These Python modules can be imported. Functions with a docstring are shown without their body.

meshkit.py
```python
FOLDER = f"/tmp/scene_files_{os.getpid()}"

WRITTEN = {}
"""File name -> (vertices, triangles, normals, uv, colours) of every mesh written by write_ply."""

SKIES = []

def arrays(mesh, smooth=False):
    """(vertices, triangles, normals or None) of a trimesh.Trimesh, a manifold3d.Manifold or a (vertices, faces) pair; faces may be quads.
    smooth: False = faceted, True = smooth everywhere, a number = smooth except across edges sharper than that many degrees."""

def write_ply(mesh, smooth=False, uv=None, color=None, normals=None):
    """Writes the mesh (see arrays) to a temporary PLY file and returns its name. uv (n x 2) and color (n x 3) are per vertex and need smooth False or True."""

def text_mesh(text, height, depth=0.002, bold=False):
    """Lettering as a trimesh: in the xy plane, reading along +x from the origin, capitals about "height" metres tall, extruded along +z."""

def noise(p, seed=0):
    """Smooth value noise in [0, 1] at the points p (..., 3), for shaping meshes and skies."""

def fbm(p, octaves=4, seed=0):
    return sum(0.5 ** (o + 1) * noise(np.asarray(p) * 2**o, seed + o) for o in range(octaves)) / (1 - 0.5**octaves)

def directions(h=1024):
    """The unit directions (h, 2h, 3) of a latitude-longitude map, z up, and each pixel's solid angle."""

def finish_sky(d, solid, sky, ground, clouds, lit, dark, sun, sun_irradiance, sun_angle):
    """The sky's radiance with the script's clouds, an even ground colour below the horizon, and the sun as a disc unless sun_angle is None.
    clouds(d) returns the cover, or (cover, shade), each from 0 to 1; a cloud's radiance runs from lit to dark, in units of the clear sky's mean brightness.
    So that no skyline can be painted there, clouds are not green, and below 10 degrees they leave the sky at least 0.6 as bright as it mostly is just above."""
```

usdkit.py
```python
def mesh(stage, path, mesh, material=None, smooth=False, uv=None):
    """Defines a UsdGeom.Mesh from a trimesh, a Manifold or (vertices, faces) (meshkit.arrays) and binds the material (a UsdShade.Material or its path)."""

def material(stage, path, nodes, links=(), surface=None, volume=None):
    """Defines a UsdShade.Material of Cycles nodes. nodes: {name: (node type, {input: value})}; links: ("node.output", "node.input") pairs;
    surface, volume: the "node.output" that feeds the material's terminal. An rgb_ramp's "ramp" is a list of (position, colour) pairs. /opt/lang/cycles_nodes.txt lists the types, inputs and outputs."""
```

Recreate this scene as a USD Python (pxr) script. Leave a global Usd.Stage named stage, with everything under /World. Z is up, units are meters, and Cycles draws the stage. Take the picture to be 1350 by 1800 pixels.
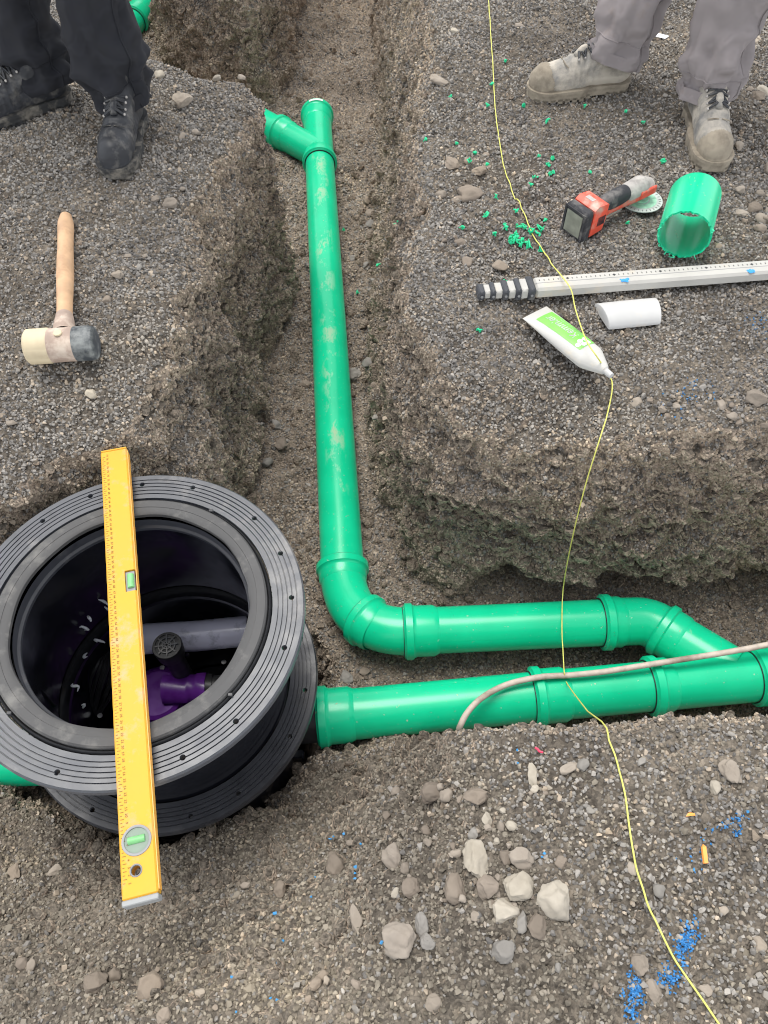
import math, random
import numpy as np, trimesh, manifold3d as m3, shapely.geometry as sg
from scipy.interpolate import LinearNDInterpolator, RegularGridInterpolator
from scipy.ndimage import gaussian_filter
from scipy.spatial import cKDTree
from scipy.spatial.transform import Rotation
import usdkit, meshkit
from pxr import Usd, UsdGeom, UsdLux, UsdShade, Gf, Sdf, Vt

stage = Usd.Stage.CreateInMemory()
UsdGeom.SetStageUpAxis(stage, 'Z'); UsdGeom.SetStageMetersPerUnit(stage, 1.0)
UsdGeom.Xform.Define(stage, '/World'); UsdGeom.Scope.Define(stage, '/World/Looks')
rng = np.random.default_rng(7); random.seed(7)

# ------------------------------------------------------------------ camera, sky, sun, exposure
HC, PITCH, FPX = 1.10, math.radians(56), 1352.0
cam = UsdGeom.Camera.Define(stage, '/World/camera')
cam.AddTranslateOp().Set((0, 0, HC)); cam.AddRotateXOp().Set(90 - 56)
cam.CreateHorizontalApertureAttr(36.0); cam.CreateFocalLengthAttr(36.0 * FPX / 1350); cam.CreateClippingRangeAttr((0.02, 500))
cam.CreateExposureAttr(1.24)
SUN_EL, SUN_AZ = math.radians(74), math.radians(-28)
dome = UsdLux.DomeLight.Define(stage, '/World/sky')
sky_look = usdkit.material(stage, '/World/Looks/overcast_sky', {
    's': ('sky_texture', {'sky_type': 'single_scattering', 'sun_disc': False, 'sun_elevation': SUN_EL, 'sun_rotation': SUN_AZ}),
    'h': ('hsv', {'saturation': 0.22}), 'b': ('background_shader', {'strength': 0.15})},
    [('s.color', 'h.color'), ('h.color', 'b.color')], surface='b.background')
UsdShade.MaterialBindingAPI.Apply(dome.GetPrim()).Bind(sky_look)
dome.GetPrim().SetCustomDataByKey('kind', 'structure')
sun = UsdLux.DistantLight.Define(stage, '/World/sun')
sun.CreateNormalizeAttr(True); sun.CreateIntensityAttr(0.38); sun.CreateAngleAttr(35.0); sun.CreateColorAttr((1, .97, .92))
sun.AddRotateZOp().Set(-math.degrees(SUN_AZ)); sun.AddRotateXOp().Set(-(90 - math.degrees(SUN_EL)))

# ------------------------------------------------------------------ helpers
A3 = lambda *a: np.array(a, float)
FWD = A3(0, math.cos(PITCH), -math.sin(PITCH)); DOWN = A3(0, -math.sin(PITCH), -math.cos(PITCH)); EYE = A3(0, 0, HC)
def ray(u, v): return A3((u - 675) / FPX, 0, 0) + DOWN * ((v - 900) / FPX) + FWD
def G(u, v, z):
    'the point at height z that was measured at pixel (u, v) of the photograph'
    d = ray(u, v); return EYE + d * ((z - HC) / d[2])
def GY(u, v, y):
    d = ray(u, v); return EYE + d * (y / d[1])
def pix(p):
    p = np.atleast_2d(p) - EYE; z = p @ FWD
    return 675 + FPX * p[:, 0] / z, 900 + FPX * (p @ DOWN) / z, z

used = {}
def numbered(path):
    n = used.get(path, -1) + 1; used[path] = n
    return path if n == 0 else f'{path}_{n:03d}'
def tag(prim, label=None, cat=None, group=None, kind=None):
    for k, v in (('label', label), ('category', cat), ('group', group), ('kind', kind)):
        if v: prim.SetCustomDataByKey(k, v)
class Thing:
    def __init__(s, name, label, cat, at=(0, 0, 0), group=None, kind=None):
        s.path = numbered('/World/' + name); s.at = np.asarray(at, float)
        x = UsdGeom.Xform.Define(stage, s.path); x.AddTranslateOp().Set(tuple(map(float, s.at)))
        tag(x.GetPrim(), label, cat, group, kind)
    def part(s, name, mesh, mat, smooth=40, parent=None, label=None):
        v, f = compact(*arr(mesh)); p = numbered((parent or s.path) + '/' + name)
        m = usdkit.mesh(stage, p, (v - s.at, f), L[mat], smooth)
        if label: tag(m.GetPrim(), label)
        return p
def single(name, mesh, mat, label, cat, group=None, kind=None, smooth=40):
    v, f = compact(*arr(mesh)); at = np.array([v[:, 0].mean(), v[:, 1].mean(), v[:, 2].min()]) if kind != 'structure' else np.zeros(3)
    m = usdkit.mesh(stage, numbered('/World/' + name), (v - at, f), L[mat], smooth)
    m.AddTranslateOp().Set(tuple(map(float, at)))
    tag(m.GetPrim(), label, cat, group, kind); return m
def arr(mesh):
    if hasattr(mesh, 'to_mesh'):
        q = mesh.to_mesh(); return np.array(q.vert_properties[:, :3], float), np.array(q.tri_verts, int)
    if isinstance(mesh, tuple):
        v, f = np.asarray(mesh[0], float), np.asarray(mesh[1], int)
        if f.shape[1] == 4: f = np.vstack([f[:, [0, 1, 2]], f[:, [0, 2, 3]]])
        return v, f
    return np.array(mesh.vertices, float), np.array(mesh.faces, int)
def compact(v, f):
    k = np.zeros(len(v), bool); k[f.ravel()] = True; return v[k], (np.cumsum(k) - 1)[f]
def cat(*ms):
    vs, fs, n = [], [], 0
    for m in ms:
        v, f = arr(m); vs.append(v); fs.append(f + n); n += len(v)
    return np.vstack(vs), np.vstack(fs)
def unit(a): a = np.asarray(a, float); return a / np.linalg.norm(a)
def frame(d, up=(0, 0, 1)):
    d = unit(d); u = np.asarray(up, float)
    if abs(d @ u) > .98: u = A3(0, 1, 0)
    a = unit(np.cross(u, d)); return np.stack([a, np.cross(d, a), d], 1)      # columns: side, up, along
def moved(mesh, o, R=None):
    v, f = arr(mesh); return (v if R is None else v @ np.asarray(R).T) + np.asarray(o, float), f
def catmull(P, n=8):
    P = np.asarray(P, float); P = np.vstack([2 * P[0] - P[1], P, 2 * P[-1] - P[-2]]); out = []
    for i in range(1, len(P) - 2):
        t = np.linspace(0, 1, n, endpoint=False)[:, None]; a, b, c, d = P[i - 1:i + 3]
        out.append(.5 * (2 * b + (c - a) * t + (2 * a - 5 * b + 4 * c - d) * t ** 2 + (3 * b - a - 3 * c + d) * t ** 3))
    return np.vstack(out + [P[-2:-1]])
def sweep(P, r, n=16, caps=True):
    'round tube along P; r is a number or one radius per point'
    P = np.asarray(P, float); T = np.gradient(P, axis=0); T /= np.linalg.norm(T, axis=1, keepdims=True)
    a = frame(T[0])[:, 0]; ang = np.linspace(0, 2 * np.pi, n, endpoint=False); rows = []; r = np.broadcast_to(r, len(P))
    for p, t, q in zip(P, T, r):
        a = unit(a - t * (a @ t)); b = np.cross(t, a); rows.append(p + q * (np.cos(ang)[:, None] * a + np.sin(ang)[:, None] * b))
    return loft(rows, caps)
def loft(rows, caps=True):
    rows = [np.asarray(q, float) for q in rows]; n = len(rows[0]); k = len(rows); v = np.vstack(rows)
    i, j = np.meshgrid(np.arange(k - 1), np.arange(n), indexing='ij'); jj = (j + 1) % n
    q = np.stack([i * n + j, i * n + jj, (i + 1) * n + jj, (i + 1) * n + j], -1).reshape(-1, 4)
    f = np.vstack([q[:, [0, 1, 2]], q[:, [0, 2, 3]]])
    if caps:
        v = np.vstack([v, rows[0].mean(0), rows[-1].mean(0)]); c = k * n; s = np.arange(n); t = (s + 1) % n
        f = np.vstack([f, np.stack([t, s, np.full(n, c)], 1), np.stack([(k - 1) * n + s, (k - 1) * n + t, np.full(n, c + 1)], 1)])
    return v, f
def lathe(prof, o=(0, 0, 0), d=(0, 0, 1), n=48, closed=False, wob=None):
    'profile of (along, radius) turned about the axis d through o'
    F = frame(d); ang = np.linspace(0, 2 * np.pi, n, endpoint=False); rows = []
    prof = list(prof) + ([prof[0]] if closed else [])
    for h, r in prof:
        rr = r if wob is None else r + wob(ang, h, r)
        rows.append(np.asarray(o, float) + h * F[:, 2] + (rr * np.cos(ang))[:, None] * F[:, 0] + (rr * np.sin(ang))[:, None] * F[:, 1])
    return loft(rows, False)
def box(c, s, R=None, bev=0.0):
    h = np.asarray(s, float) / 2
    if bev <= 0:
        m = trimesh.creation.box(s)
    else:
        pts = []
        for sx in (-1, 1):
            for sy in (-1, 1):
                for sz in (-1, 1):
                    for k in range(3):
                        q = h.copy() - bev; q[k] = h[k]; pts.append(q * (sx, sy, sz))
        m = m3.Manifold.hull_points(np.array(pts))
    return moved(m, c, R)
def disc(c, r, h, d=(0, 0, 1), n=32, bev=None):
    b = min(r, h) * .2 if bev is None else bev
    return lathe([(0, 0), (0, r - b), (b, r), (h - b, r), (h, r - b), (h, 0)], c, d, n)
def hullpts(p): return m3.Manifold.hull_points(np.asarray(p, float))
def ball(c, r, sub=2, s=(1, 1, 1)):
    m = trimesh.creation.icosphere(subdivisions=sub, radius=1.0); return moved((m.vertices * np.asarray(s) * r, m.faces), c)
def joints(chain, seg=24):
    'one continuous limb: hulls of spheres between following joints ((x,y,z), r)'
    out = m3.Manifold()
    for (a, ra), (b, rb) in zip(chain[:-1], chain[1:]):
        out = out + m3.Manifold.batch_hull([m3.Manifold.sphere(ra, seg).translate(tuple(map(float, a))), m3.Manifold.sphere(rb, seg).translate(tuple(map(float, b)))])
    return out
def melt(man, length, it=20):
    v, f = arr(man.refine_to_length(length)); t = trimesh.Trimesh(v, f, process=True)
    trimesh.smoothing.filter_taubin(t, iterations=it); return np.array(t.vertices), np.array(t.faces)

# ------------------------------------------------------------------ materials
L = {}
def look(name, nodes, links=(), surface='p.BSDF'):
    L[name] = usdkit.material(stage, '/World/Looks/' + name, nodes, links, surface=surface)
def plain(name, col, rough=.5, spec=.5, var=.12, scale=40, bump=0.0, bscale=300, dirt=None, dirt_amt=.5, dirt_scale=14, metal=0.0, coat=0.0):
    'paint, plastic, cloth or rubber: slightly uneven colour and gloss, optional soil smears'
    c = np.array(col)
    nd = {'g': ('geometry', {}), 'n': ('noise_texture', {'scale': scale, 'detail': 4.0}),
          'r': ('rgb_ramp', {'ramp': [(.3, tuple(c * (1 - var))), (.7, tuple(np.minimum(c * (1 + var), 1)))]}),
          'p': ('principled_bsdf', {'roughness': rough, 'specular_ior_level': spec, 'metallic': metal, 'coat_weight': coat})}
    lk = [('g.position', 'n.vector'), ('n.fac', 'r.fac')]; out = 'r.color'
    nd['q'] = ('map_range', {'from_min': .3, 'from_max': .7, 'to_min': max(rough - .08, .03), 'to_max': min(rough + .12, 1)}); lk += [('n.fac', 'q.value'), ('q.result', 'p.roughness')]
    if dirt is not None:
        nd['dn'] = ('noise_texture', {'scale': dirt_scale, 'detail': 7.0, 'roughness': .66})
        nd['dm'] = ('map_range', {'from_min': .62 - .3 * dirt_amt, 'from_max': .8 - .25 * dirt_amt, 'clamp': True}); nd['mx'] = ('mix', {'color2': dirt})
        lk += [('g.position', 'dn.vector'), ('dn.fac', 'dm.value'), ('dm.result', 'mx.fac'), (out, 'mx.color1')]; out = 'mx.color'
    lk.append((out, 'p.base_color'))
    if bump:
        nd['bn'] = ('noise_texture', {'scale': bscale, 'detail': 3.0}); nd['b'] = ('bump', {'strength': bump, 'distance': .002})
        lk += [('g.position', 'bn.vector'), ('bn.fac', 'b.height'), ('b.normal', 'p.normal')]
    look(name, nd, lk)
# soil: grey gravelly tops, lighter dusty cut faces, small grains as cells
look('soil', {'g': ('geometry', {}), 'n1': ('noise_texture', {'scale': 4.5, 'detail': 6.0, 'roughness': .6}), 'n2': ('noise_texture', {'scale': 70.0, 'detail': 5.0, 'roughness': .65}),
    'v': ('voronoi_texture', {'scale': 190.0}), 'vb': ('rgb_to_bw', {}), 'sx': ('separate_xyz', {}), 'mr': ('map_range', {'from_min': .3, 'from_max': .68, 'clamp': True}),
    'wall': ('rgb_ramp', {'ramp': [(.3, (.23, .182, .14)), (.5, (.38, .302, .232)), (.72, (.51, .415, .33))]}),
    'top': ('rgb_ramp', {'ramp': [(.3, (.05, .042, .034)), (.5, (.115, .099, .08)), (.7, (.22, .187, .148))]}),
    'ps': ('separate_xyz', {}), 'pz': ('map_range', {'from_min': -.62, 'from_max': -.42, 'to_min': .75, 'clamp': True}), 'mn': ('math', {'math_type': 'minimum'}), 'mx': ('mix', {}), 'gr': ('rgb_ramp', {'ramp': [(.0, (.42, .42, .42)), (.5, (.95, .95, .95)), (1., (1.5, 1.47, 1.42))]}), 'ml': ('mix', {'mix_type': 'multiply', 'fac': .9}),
    'a1': ('math', {'math_type': 'multiply_add', 'value2': .55, 'value3': 0.0}), 'a2': ('math', {'math_type': 'multiply_add', 'value2': .45}),
    'bv': ('bump', {'strength': .8, 'distance': .005, 'invert': True}), 'bn': ('bump', {'strength': .5, 'distance': .003}),
    'p': ('principled_bsdf', {'roughness': .95, 'specular_ior_level': .15})},
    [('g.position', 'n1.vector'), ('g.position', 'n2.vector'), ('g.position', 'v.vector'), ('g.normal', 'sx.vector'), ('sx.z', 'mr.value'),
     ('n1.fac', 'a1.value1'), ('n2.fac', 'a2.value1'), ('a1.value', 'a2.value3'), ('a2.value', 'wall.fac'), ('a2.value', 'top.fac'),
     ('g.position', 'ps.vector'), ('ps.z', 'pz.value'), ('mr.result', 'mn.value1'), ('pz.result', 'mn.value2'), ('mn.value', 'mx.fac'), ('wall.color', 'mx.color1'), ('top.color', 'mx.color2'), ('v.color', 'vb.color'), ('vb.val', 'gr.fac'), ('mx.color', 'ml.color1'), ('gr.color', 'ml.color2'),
     ('ml.color', 'p.base_color'), ('v.distance', 'bv.height'), ('n2.fac', 'bn.height'), ('bv.normal', 'bn.normal'), ('bn.normal', 'p.normal')])
def stone_look(name, ramp, scale=60, patch=3.2, inner=.3):
    look(name, {'g': ('geometry', {}), 'o': ('object_info', {}), 'w': ('white_noise_texture', {'dimensions': '3D'}), 'n': ('noise_texture', {'scale': scale, 'detail': 5.0, 'roughness': .6}),
        'm': ('mix', {'fac': inner}), 'r': ('rgb_ramp', {'ramp': ramp}), 'b': ('bump', {'strength': .35 if inner < .5 else .8, 'distance': .002}),
        'pn': ('noise_texture', {'scale': patch, 'detail': 4.0}), 'pr': ('rgb_ramp', {'ramp': [(.35, (.72, .72, .74)), (.55, (1, 1, 1)), (.7, (1.22, 1.17, 1.08))]}), 'ml': ('mix', {'mix_type': 'multiply', 'fac': .8}),
        'p': ('principled_bsdf', {'roughness': .9, 'specular_ior_level': .2})},
        [('o.location', 'w.vector'), ('g.position', 'n.vector'), ('g.position', 'pn.vector'), ('w.value', 'm.color1'), ('n.fac', 'm.color2'), ('m.color', 'r.fac'), ('r.color', 'ml.color1'),
         ('pn.fac', 'pr.fac'), ('pr.color', 'ml.color2'), ('ml.color', 'p.base_color'), ('n.fac', 'b.height'), ('b.normal', 'p.normal')])
stone_look('gravel_grey', [(0, (.055, .051, .047)), (.25, (.125, .117, .107)), (.55, (.215, .2, .18)), (.8, (.305, .282, .25)), (.94, (.4, .366, .32)), (1, (.58, .54, .48))])
stone_look('gravel_brown', [(0, (.16, .13, .097)), (.5, (.325, .266, .2)), (1, (.5, .42, .325))])
stone_look('gravel_dusty', [(0, (.08, .07, .055)), (.3, (.15, .131, .102)), (.65, (.225, .197, .155)), (.9, (.31, .272, .216)), (1, (.46, .415, .335))])
stone_look('stone_pale', [(0, (.22, .19, .143)), (.45, (.35, .312, .25)), (1, (.47, .425, .35))], 40, inner=.65)
stone_look('stone_tan', [(0, (.17, .142, .112)), (.5, (.265, .226, .182)), (1, (.37, .325, .27))], 35, inner=.65)
stone_look('stone_brown', [(0, (.13, .108, .085)), (.5, (.2, .165, .13)), (1, (.28, .235, .19))], 35, inner=.65)
stone_look('stone_grey', [(0, (.14, .13, .115)), (.5, (.22, .205, .182)), (1, (.33, .308, .275))], 35, inner=.65)
stone_look('gravel_blue', [(0, (.02, .08, .2)), (.4, (.03, .17, .4)), (.8, (.08, .25, .5)), (1, (.17, .26, .34))])
GREEN = (.004, .44, .165)
# pipe plastic: soil dust settles in streaks on the upward faces
def pipe_look(name, amt):
    look(name, {'g': ('geometry', {}), 'n': ('noise_texture', {'scale': 9.0, 'detail': 3.0}), 'r': ('rgb_ramp', {'ramp': [(.3, (.003, .41, .2)), (.7, (.006, .475, .236))]}),
        'mp': ('mapping', {'scale': (1.0, .45, 1.0)}), 'd': ('noise_texture', {'scale': 17.0, 'detail': 9.0, 'roughness': .72}), 'dm': ('map_range', {'from_min': .655 - amt, 'from_max': .745 - amt, 'to_max': .62, 'clamp': True}),
        'sx': ('separate_xyz', {}), 'up': ('map_range', {'from_min': .82, 'from_max': .99, 'clamp': True}), 'mu': ('math', {'math_type': 'multiply'}),
        'k': ('noise_texture', {'scale': 150.0, 'detail': 2.0}), 'km': ('map_range', {'from_min': .7, 'from_max': .74, 'to_max': .8, 'clamp': True}), 'ad': ('math', {'math_type': 'maximum'}),
        'dc': ('rgb_ramp', {'ramp': [(.35, (.28, .48, .33)), (.65, (.42, .34, .23))]}), 'mx': ('mix', {}), 'ro': ('map_range', {'from_min': 0.0, 'from_max': .8, 'to_min': .25, 'to_max': .85}),
        'p': ('principled_bsdf', {'specular_ior_level': .38})},
        [('g.position', 'n.vector'), ('g.position', 'mp.vector'), ('mp.vector', 'd.vector'), ('g.position', 'k.vector'), ('g.normal', 'sx.vector'), ('sx.z', 'up.value'), ('d.fac', 'dm.value'),
         ('dm.result', 'mu.value1'), ('up.result', 'mu.value2'), ('k.fac', 'km.value'), ('mu.value', 'ad.value1'), ('km.result', 'ad.value2'), ('ad.value', 'mx.fac'), ('n.fac', 'r.fac'), ('n.fac', 'dc.fac'),
         ('r.color', 'mx.color1'), ('dc.color', 'mx.color2'), ('mx.color', 'p.base_color'), ('ad.value', 'ro.value'), ('ro.result', 'p.roughness')])
pipe_look('green_plastic', .0); pipe_look('green_plastic_dusty', .13)
plain('green_shaving', (.01, .5, .22), .5); plain('green_cut_edge', (.05, .55, .3), .7, bump=.4)
plain('label_white', (.6, .68, .62), .5); plain('seal_black', (.012, .012, .012), .5)
plain('black_plastic', (.05, .053, .06), .38, .5, .2, 25, dirt=(.17, .16, .15), dirt_amt=.25, dirt_scale=9)
plain('black_plastic_gloss', (.004, .0042, .006), .16, .5, .2, 12)
plain('black_plastic_dark', (.022, .023, .027), .38, .5, .2, 25, dirt=(.12, .115, .11), dirt_amt=.2, dirt_scale=9)
plain('collar_plastic', (.055, .054, .053), .6, .35, .15, 18, bump=.3, bscale=60, dirt=(.13, .125, .115), dirt_amt=.25, dirt_scale=20)
plain('hole_black', (.004, .004, .004), .8)
plain('silicone', (.7, .72, .75), .25); plain('purple', (.12, .02, .24), .3, .5, .1); plain('rubber_black', (.016, .016, .017), .45, .5, .2, 60)
plain('lilac_tube', (.66, .66, .8), .25, .5, .08, 8, dirt=(.09, .1, .15), dirt_amt=.3, dirt_scale=11); plain('steel', (.55, .55, .55), .3, metal=1.0)
plain('level_yellow', (.57, .30, .03), .55, .25, .05, 8, dirt=(.5, .3, .16), dirt_amt=.22, dirt_scale=30); plain('level_edge', (.7, .34, .06), .4, .5, .05)
plain('level_grey', (.2, .2, .2), .5, .5, .1); plain('level_end', (.25, .255, .25), .55, .4, .1); plain('ink', (.14, .07, .012), .6); plain('ink_black', (.03, .03, .03), .6)
plain('vial_green', (.16, .4, .16), .4, .3, .1, 50); plain('vial_pale', (.2, .25, .2), .6, .2)
plain('wood', (.46, .29, .165), .55, .4, .18, 30, dirt=(.33, .2, .11), dirt_amt=.35, dirt_scale=22)
plain('mallet_band', (.33, .25, .2), .7, .3, .2, 30, dirt=(.5, .42, .34), dirt_amt=.5, dirt_scale=30); plain('mallet_pale', (.5, .42, .28), .6, .4, .1, 25, dirt=(.42, .33, .22), dirt_amt=.35)
plain('mallet_black', (.035, .04, .045), .55, .4, .2, 25, dirt=(.22, .23, .22), dirt_amt=.5, dirt_scale=22)
plain('cloth_black', (.012, .0125, .016), .8, .35, .3, 30, bump=.25, bscale=900)
plain('cloth_grey', (.225, .2, .197), .9, .2, .08, 18, bump=.25, bscale=900, dirt=(.2, .16, .135), dirt_amt=.12, dirt_scale=9)
plain('boot_black', (.018, .019, .022), .5, .45, .3, 28, bump=.3, bscale=120, dirt=(.11, .104, .095), dirt_amt=.4, dirt_scale=26)
plain('boot_dusty', (.16, .155, .145), .65, .3, .3, 30, bump=.3, bscale=120, dirt=(.4, .36, .3), dirt_amt=.85, dirt_scale=14)
plain('sole_black', (.03, .03, .03), .7, .3, .2, dirt=(.2, .18, .15), dirt_amt=.55, dirt_scale=25); plain('sole_dusty', (.2, .17, .13), .85, .2, .2, dirt=(.3, .26, .2), dirt_amt=.7, dirt_scale=25)
plain('skin', (.5, .3, .22), .5); plain('hair_brown', (.05, .03, .02), .6)
plain('tool_red', (.62, .075, .04), .45, .5, .1, 30, dirt=(.45, .3, .24), dirt_amt=.5, dirt_scale=26); plain('tool_black', (.022, .022, .025), .6, .4, .2, 50, dirt=(.16, .15, .14), dirt_amt=.4, dirt_scale=22)
plain('tool_dusty', (.3, .28, .26), .7, .3, .3, 35, dirt=(.45, .42, .38), dirt_amt=.6, dirt_scale=28); plain('tool_label', (.17, .175, .14), .5, .4, .25, 60); plain('disc_grey', (.42, .47, .43), .5, .5, .15, 60)
plain('disc_green', (.3, .58, .4), .6, .4, .3, 80); plain('staff_white', (.38, .367, .335), .5, .35, .06, 20, dirt=(.5, .4, .27), dirt_amt=.3, dirt_scale=14); plain('staff_black', (.035, .037, .042), .5, .4, .2, 60, dirt=(.2, .19, .17), dirt_amt=.3)
plain('tube_white', (.43, .42, .39), .5, .35, .04, 20, dirt=(.55, .48, .36), dirt_amt=.2, dirt_scale=22); plain('tube_green', (.16, .52, .07), .4); plain('print_white', (.6, .6, .58), .5)
plain('cap_white', (.43, .425, .41), .6, .3, .05, 20, dirt=(.5, .44, .36), dirt_amt=.25, dirt_scale=22); plain('string_yellow', (.55, .54, .13), .6, .3, .15, 200); plain('cable_tan', (.44, .38, .32), .6, .3, .15, 50, dirt=(.2, .16, .12), dirt_amt=.4)
plain('orange', (.8, .3, .06), .5); plain('red_scrap', (.6, .03, .08), .5); plain('paper', (.6, .6, .62), .6); plain('blue_scrap', (.03, .2, .42), .5); plain('paint_blue', (.03, .25, .6), .6)

# ------------------------------------------------------------------ ground with its trenches
W3 = lambda *p: np.array(p, float).reshape(-1, 3)
lines = [
 W3(-3,.7,-.05, -1.3,.7,-.05, -.9,.75,-.05, -.70,.815,-.05, -.62,.875,-.05, -.55,.915,-.06, -.49,.965,-.06, -.47,1.03,-.03, -.46,1.15,0, -.45,1.43,0, -.42,1.75,0, -.37,2.0,-.01, -.335,2.12,-.03, -.42,2.18,-.02, -.5,2.22,-.01, -.71,2.35,0, -.9,2.62,0, -1.2,3.0,0, -1.38,3.4,0, -1.42,4.2,0, -1.42,7,0),
 W3(-3,.655,-.75, -1.3,.655,-.75, -.9,.705,-.75, -.69,.77,-.75, -.6,.835,-.75, -.52,.87,-.75, -.42,.88,-.68, -.36,.93,-.65, -.36,1.03,-.65, -.385,1.18,-.65, -.405,1.43,-.65, -.385,1.75,-.65, -.34,1.99,-.65, -.295,2.14,-.65, -.42,2.23,-.65, -.49,2.27,-.65, -.69,2.40,-.65, -.87,2.67,-.65, -1.16,3.04,-.65, -1.33,3.42,-.65, -1.37,4.2,-.65, -1.37,7,-.65),
 W3(-1.0,7,.0, -1.0,4.2,0, -.97,3.72,0, -.75,3.46,0, -.55,3.34,0, -.49,3.5,0, -.475,3.8,0, -.475,4.56,0),
 W3(-1.045,7,-.65, -1.045,4.2,-.65, -1.02,3.68,-.65, -.76,3.39,-.65, -.505,3.25,-.65, -.43,3.47,-.65, -.43,3.8,-.65, -.43,4.48,-.65, -.23,4.5,-.65, -.04,4.46,-.65),
 W3(-.475,4.58,0, -.2,4.6,0, .12,4.58,0),
 W3(.12,4.5,0, .15,3,0, .163,2.34,0, .145,2.1,0, .1,1.88,0, .1,1.62,0, .07,1.46,0, .06,1.30,0, .10,1.13,-.02, .16,1.03,-.10, .25,.985,-.15, .37,.97,-.11, .5,.96,-.07, .65,.955,-.03, 1.1,.955,0, 3,.955,0),
 W3(-.04,4.4,-.65, -.035,3.2,-.65, -.02,2.43,-.65, -.02,1.9,-.65, -.025,1.5,-.65, .0,1.25,-.65, .04,1.07,-.65, .12,.97,-.65, .25,.93,-.66, .45,.92,-.67, .7,.915,-.67, 1.1,.915,-.67, 3,.915,-.67),
 W3(.114,.394,-.14, .19,.385,-.08, .28,.376,-.05, .42,.38,-.045, .58,.389,-.04, 1.1,.40,-.03, 3,.40,-.03),
 W3(.10,.47,-.63, .19,.44,-.66, .28,.43,-.67, .42,.435,-.67, .58,.445,-.67, 1.1,.455,-.67, 3,.455,-.67)]
spots = [G(*p) for p in [(620,1318,-.605),(660,1316,-.58),(700,1312,-.5),(750,1304,-.33),(565,1345,-.585),(540,1375,-.54),(500,1410,-.49),(430,1450,-.455),(350,1482,-.44),(280,1492,-.44),(200,1490,-.45),(130,1470,-.46),(70,1430,-.48),(20,1395,-.5),(-60,1385,-.5),
  (600,1400,-.4),(640,1450,-.28),(560,1480,-.36),(480,1540,-.33),(400,1580,-.33),(300,1600,-.34),(180,1600,-.36),(60,1560,-.39),(-60,1540,-.4),(690,1380,-.3),(720,1440,-.16),(760,1380,-.16),(800,1340,-.1),(700,1520,-.11),(620,1560,-.18),(540,1640,-.19),(420,1700,-.2),(300,1720,-.23),(150,1720,-.26),(0,1700,-.29),
  (-60,1800,-.25),(150,1800,-.2),(350,1800,-.14),(550,1800,-.09),(700,1700,-.06),(840,1510,-.05),(850,1650,-.035),(1000,1400,-.035),(1000,1600,-.03),(1200,1400,-.02),(1250,1650,-.02),(900,1800,-.03),(1200,1800,-.02),(1340,1320,-.02)]]
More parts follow.
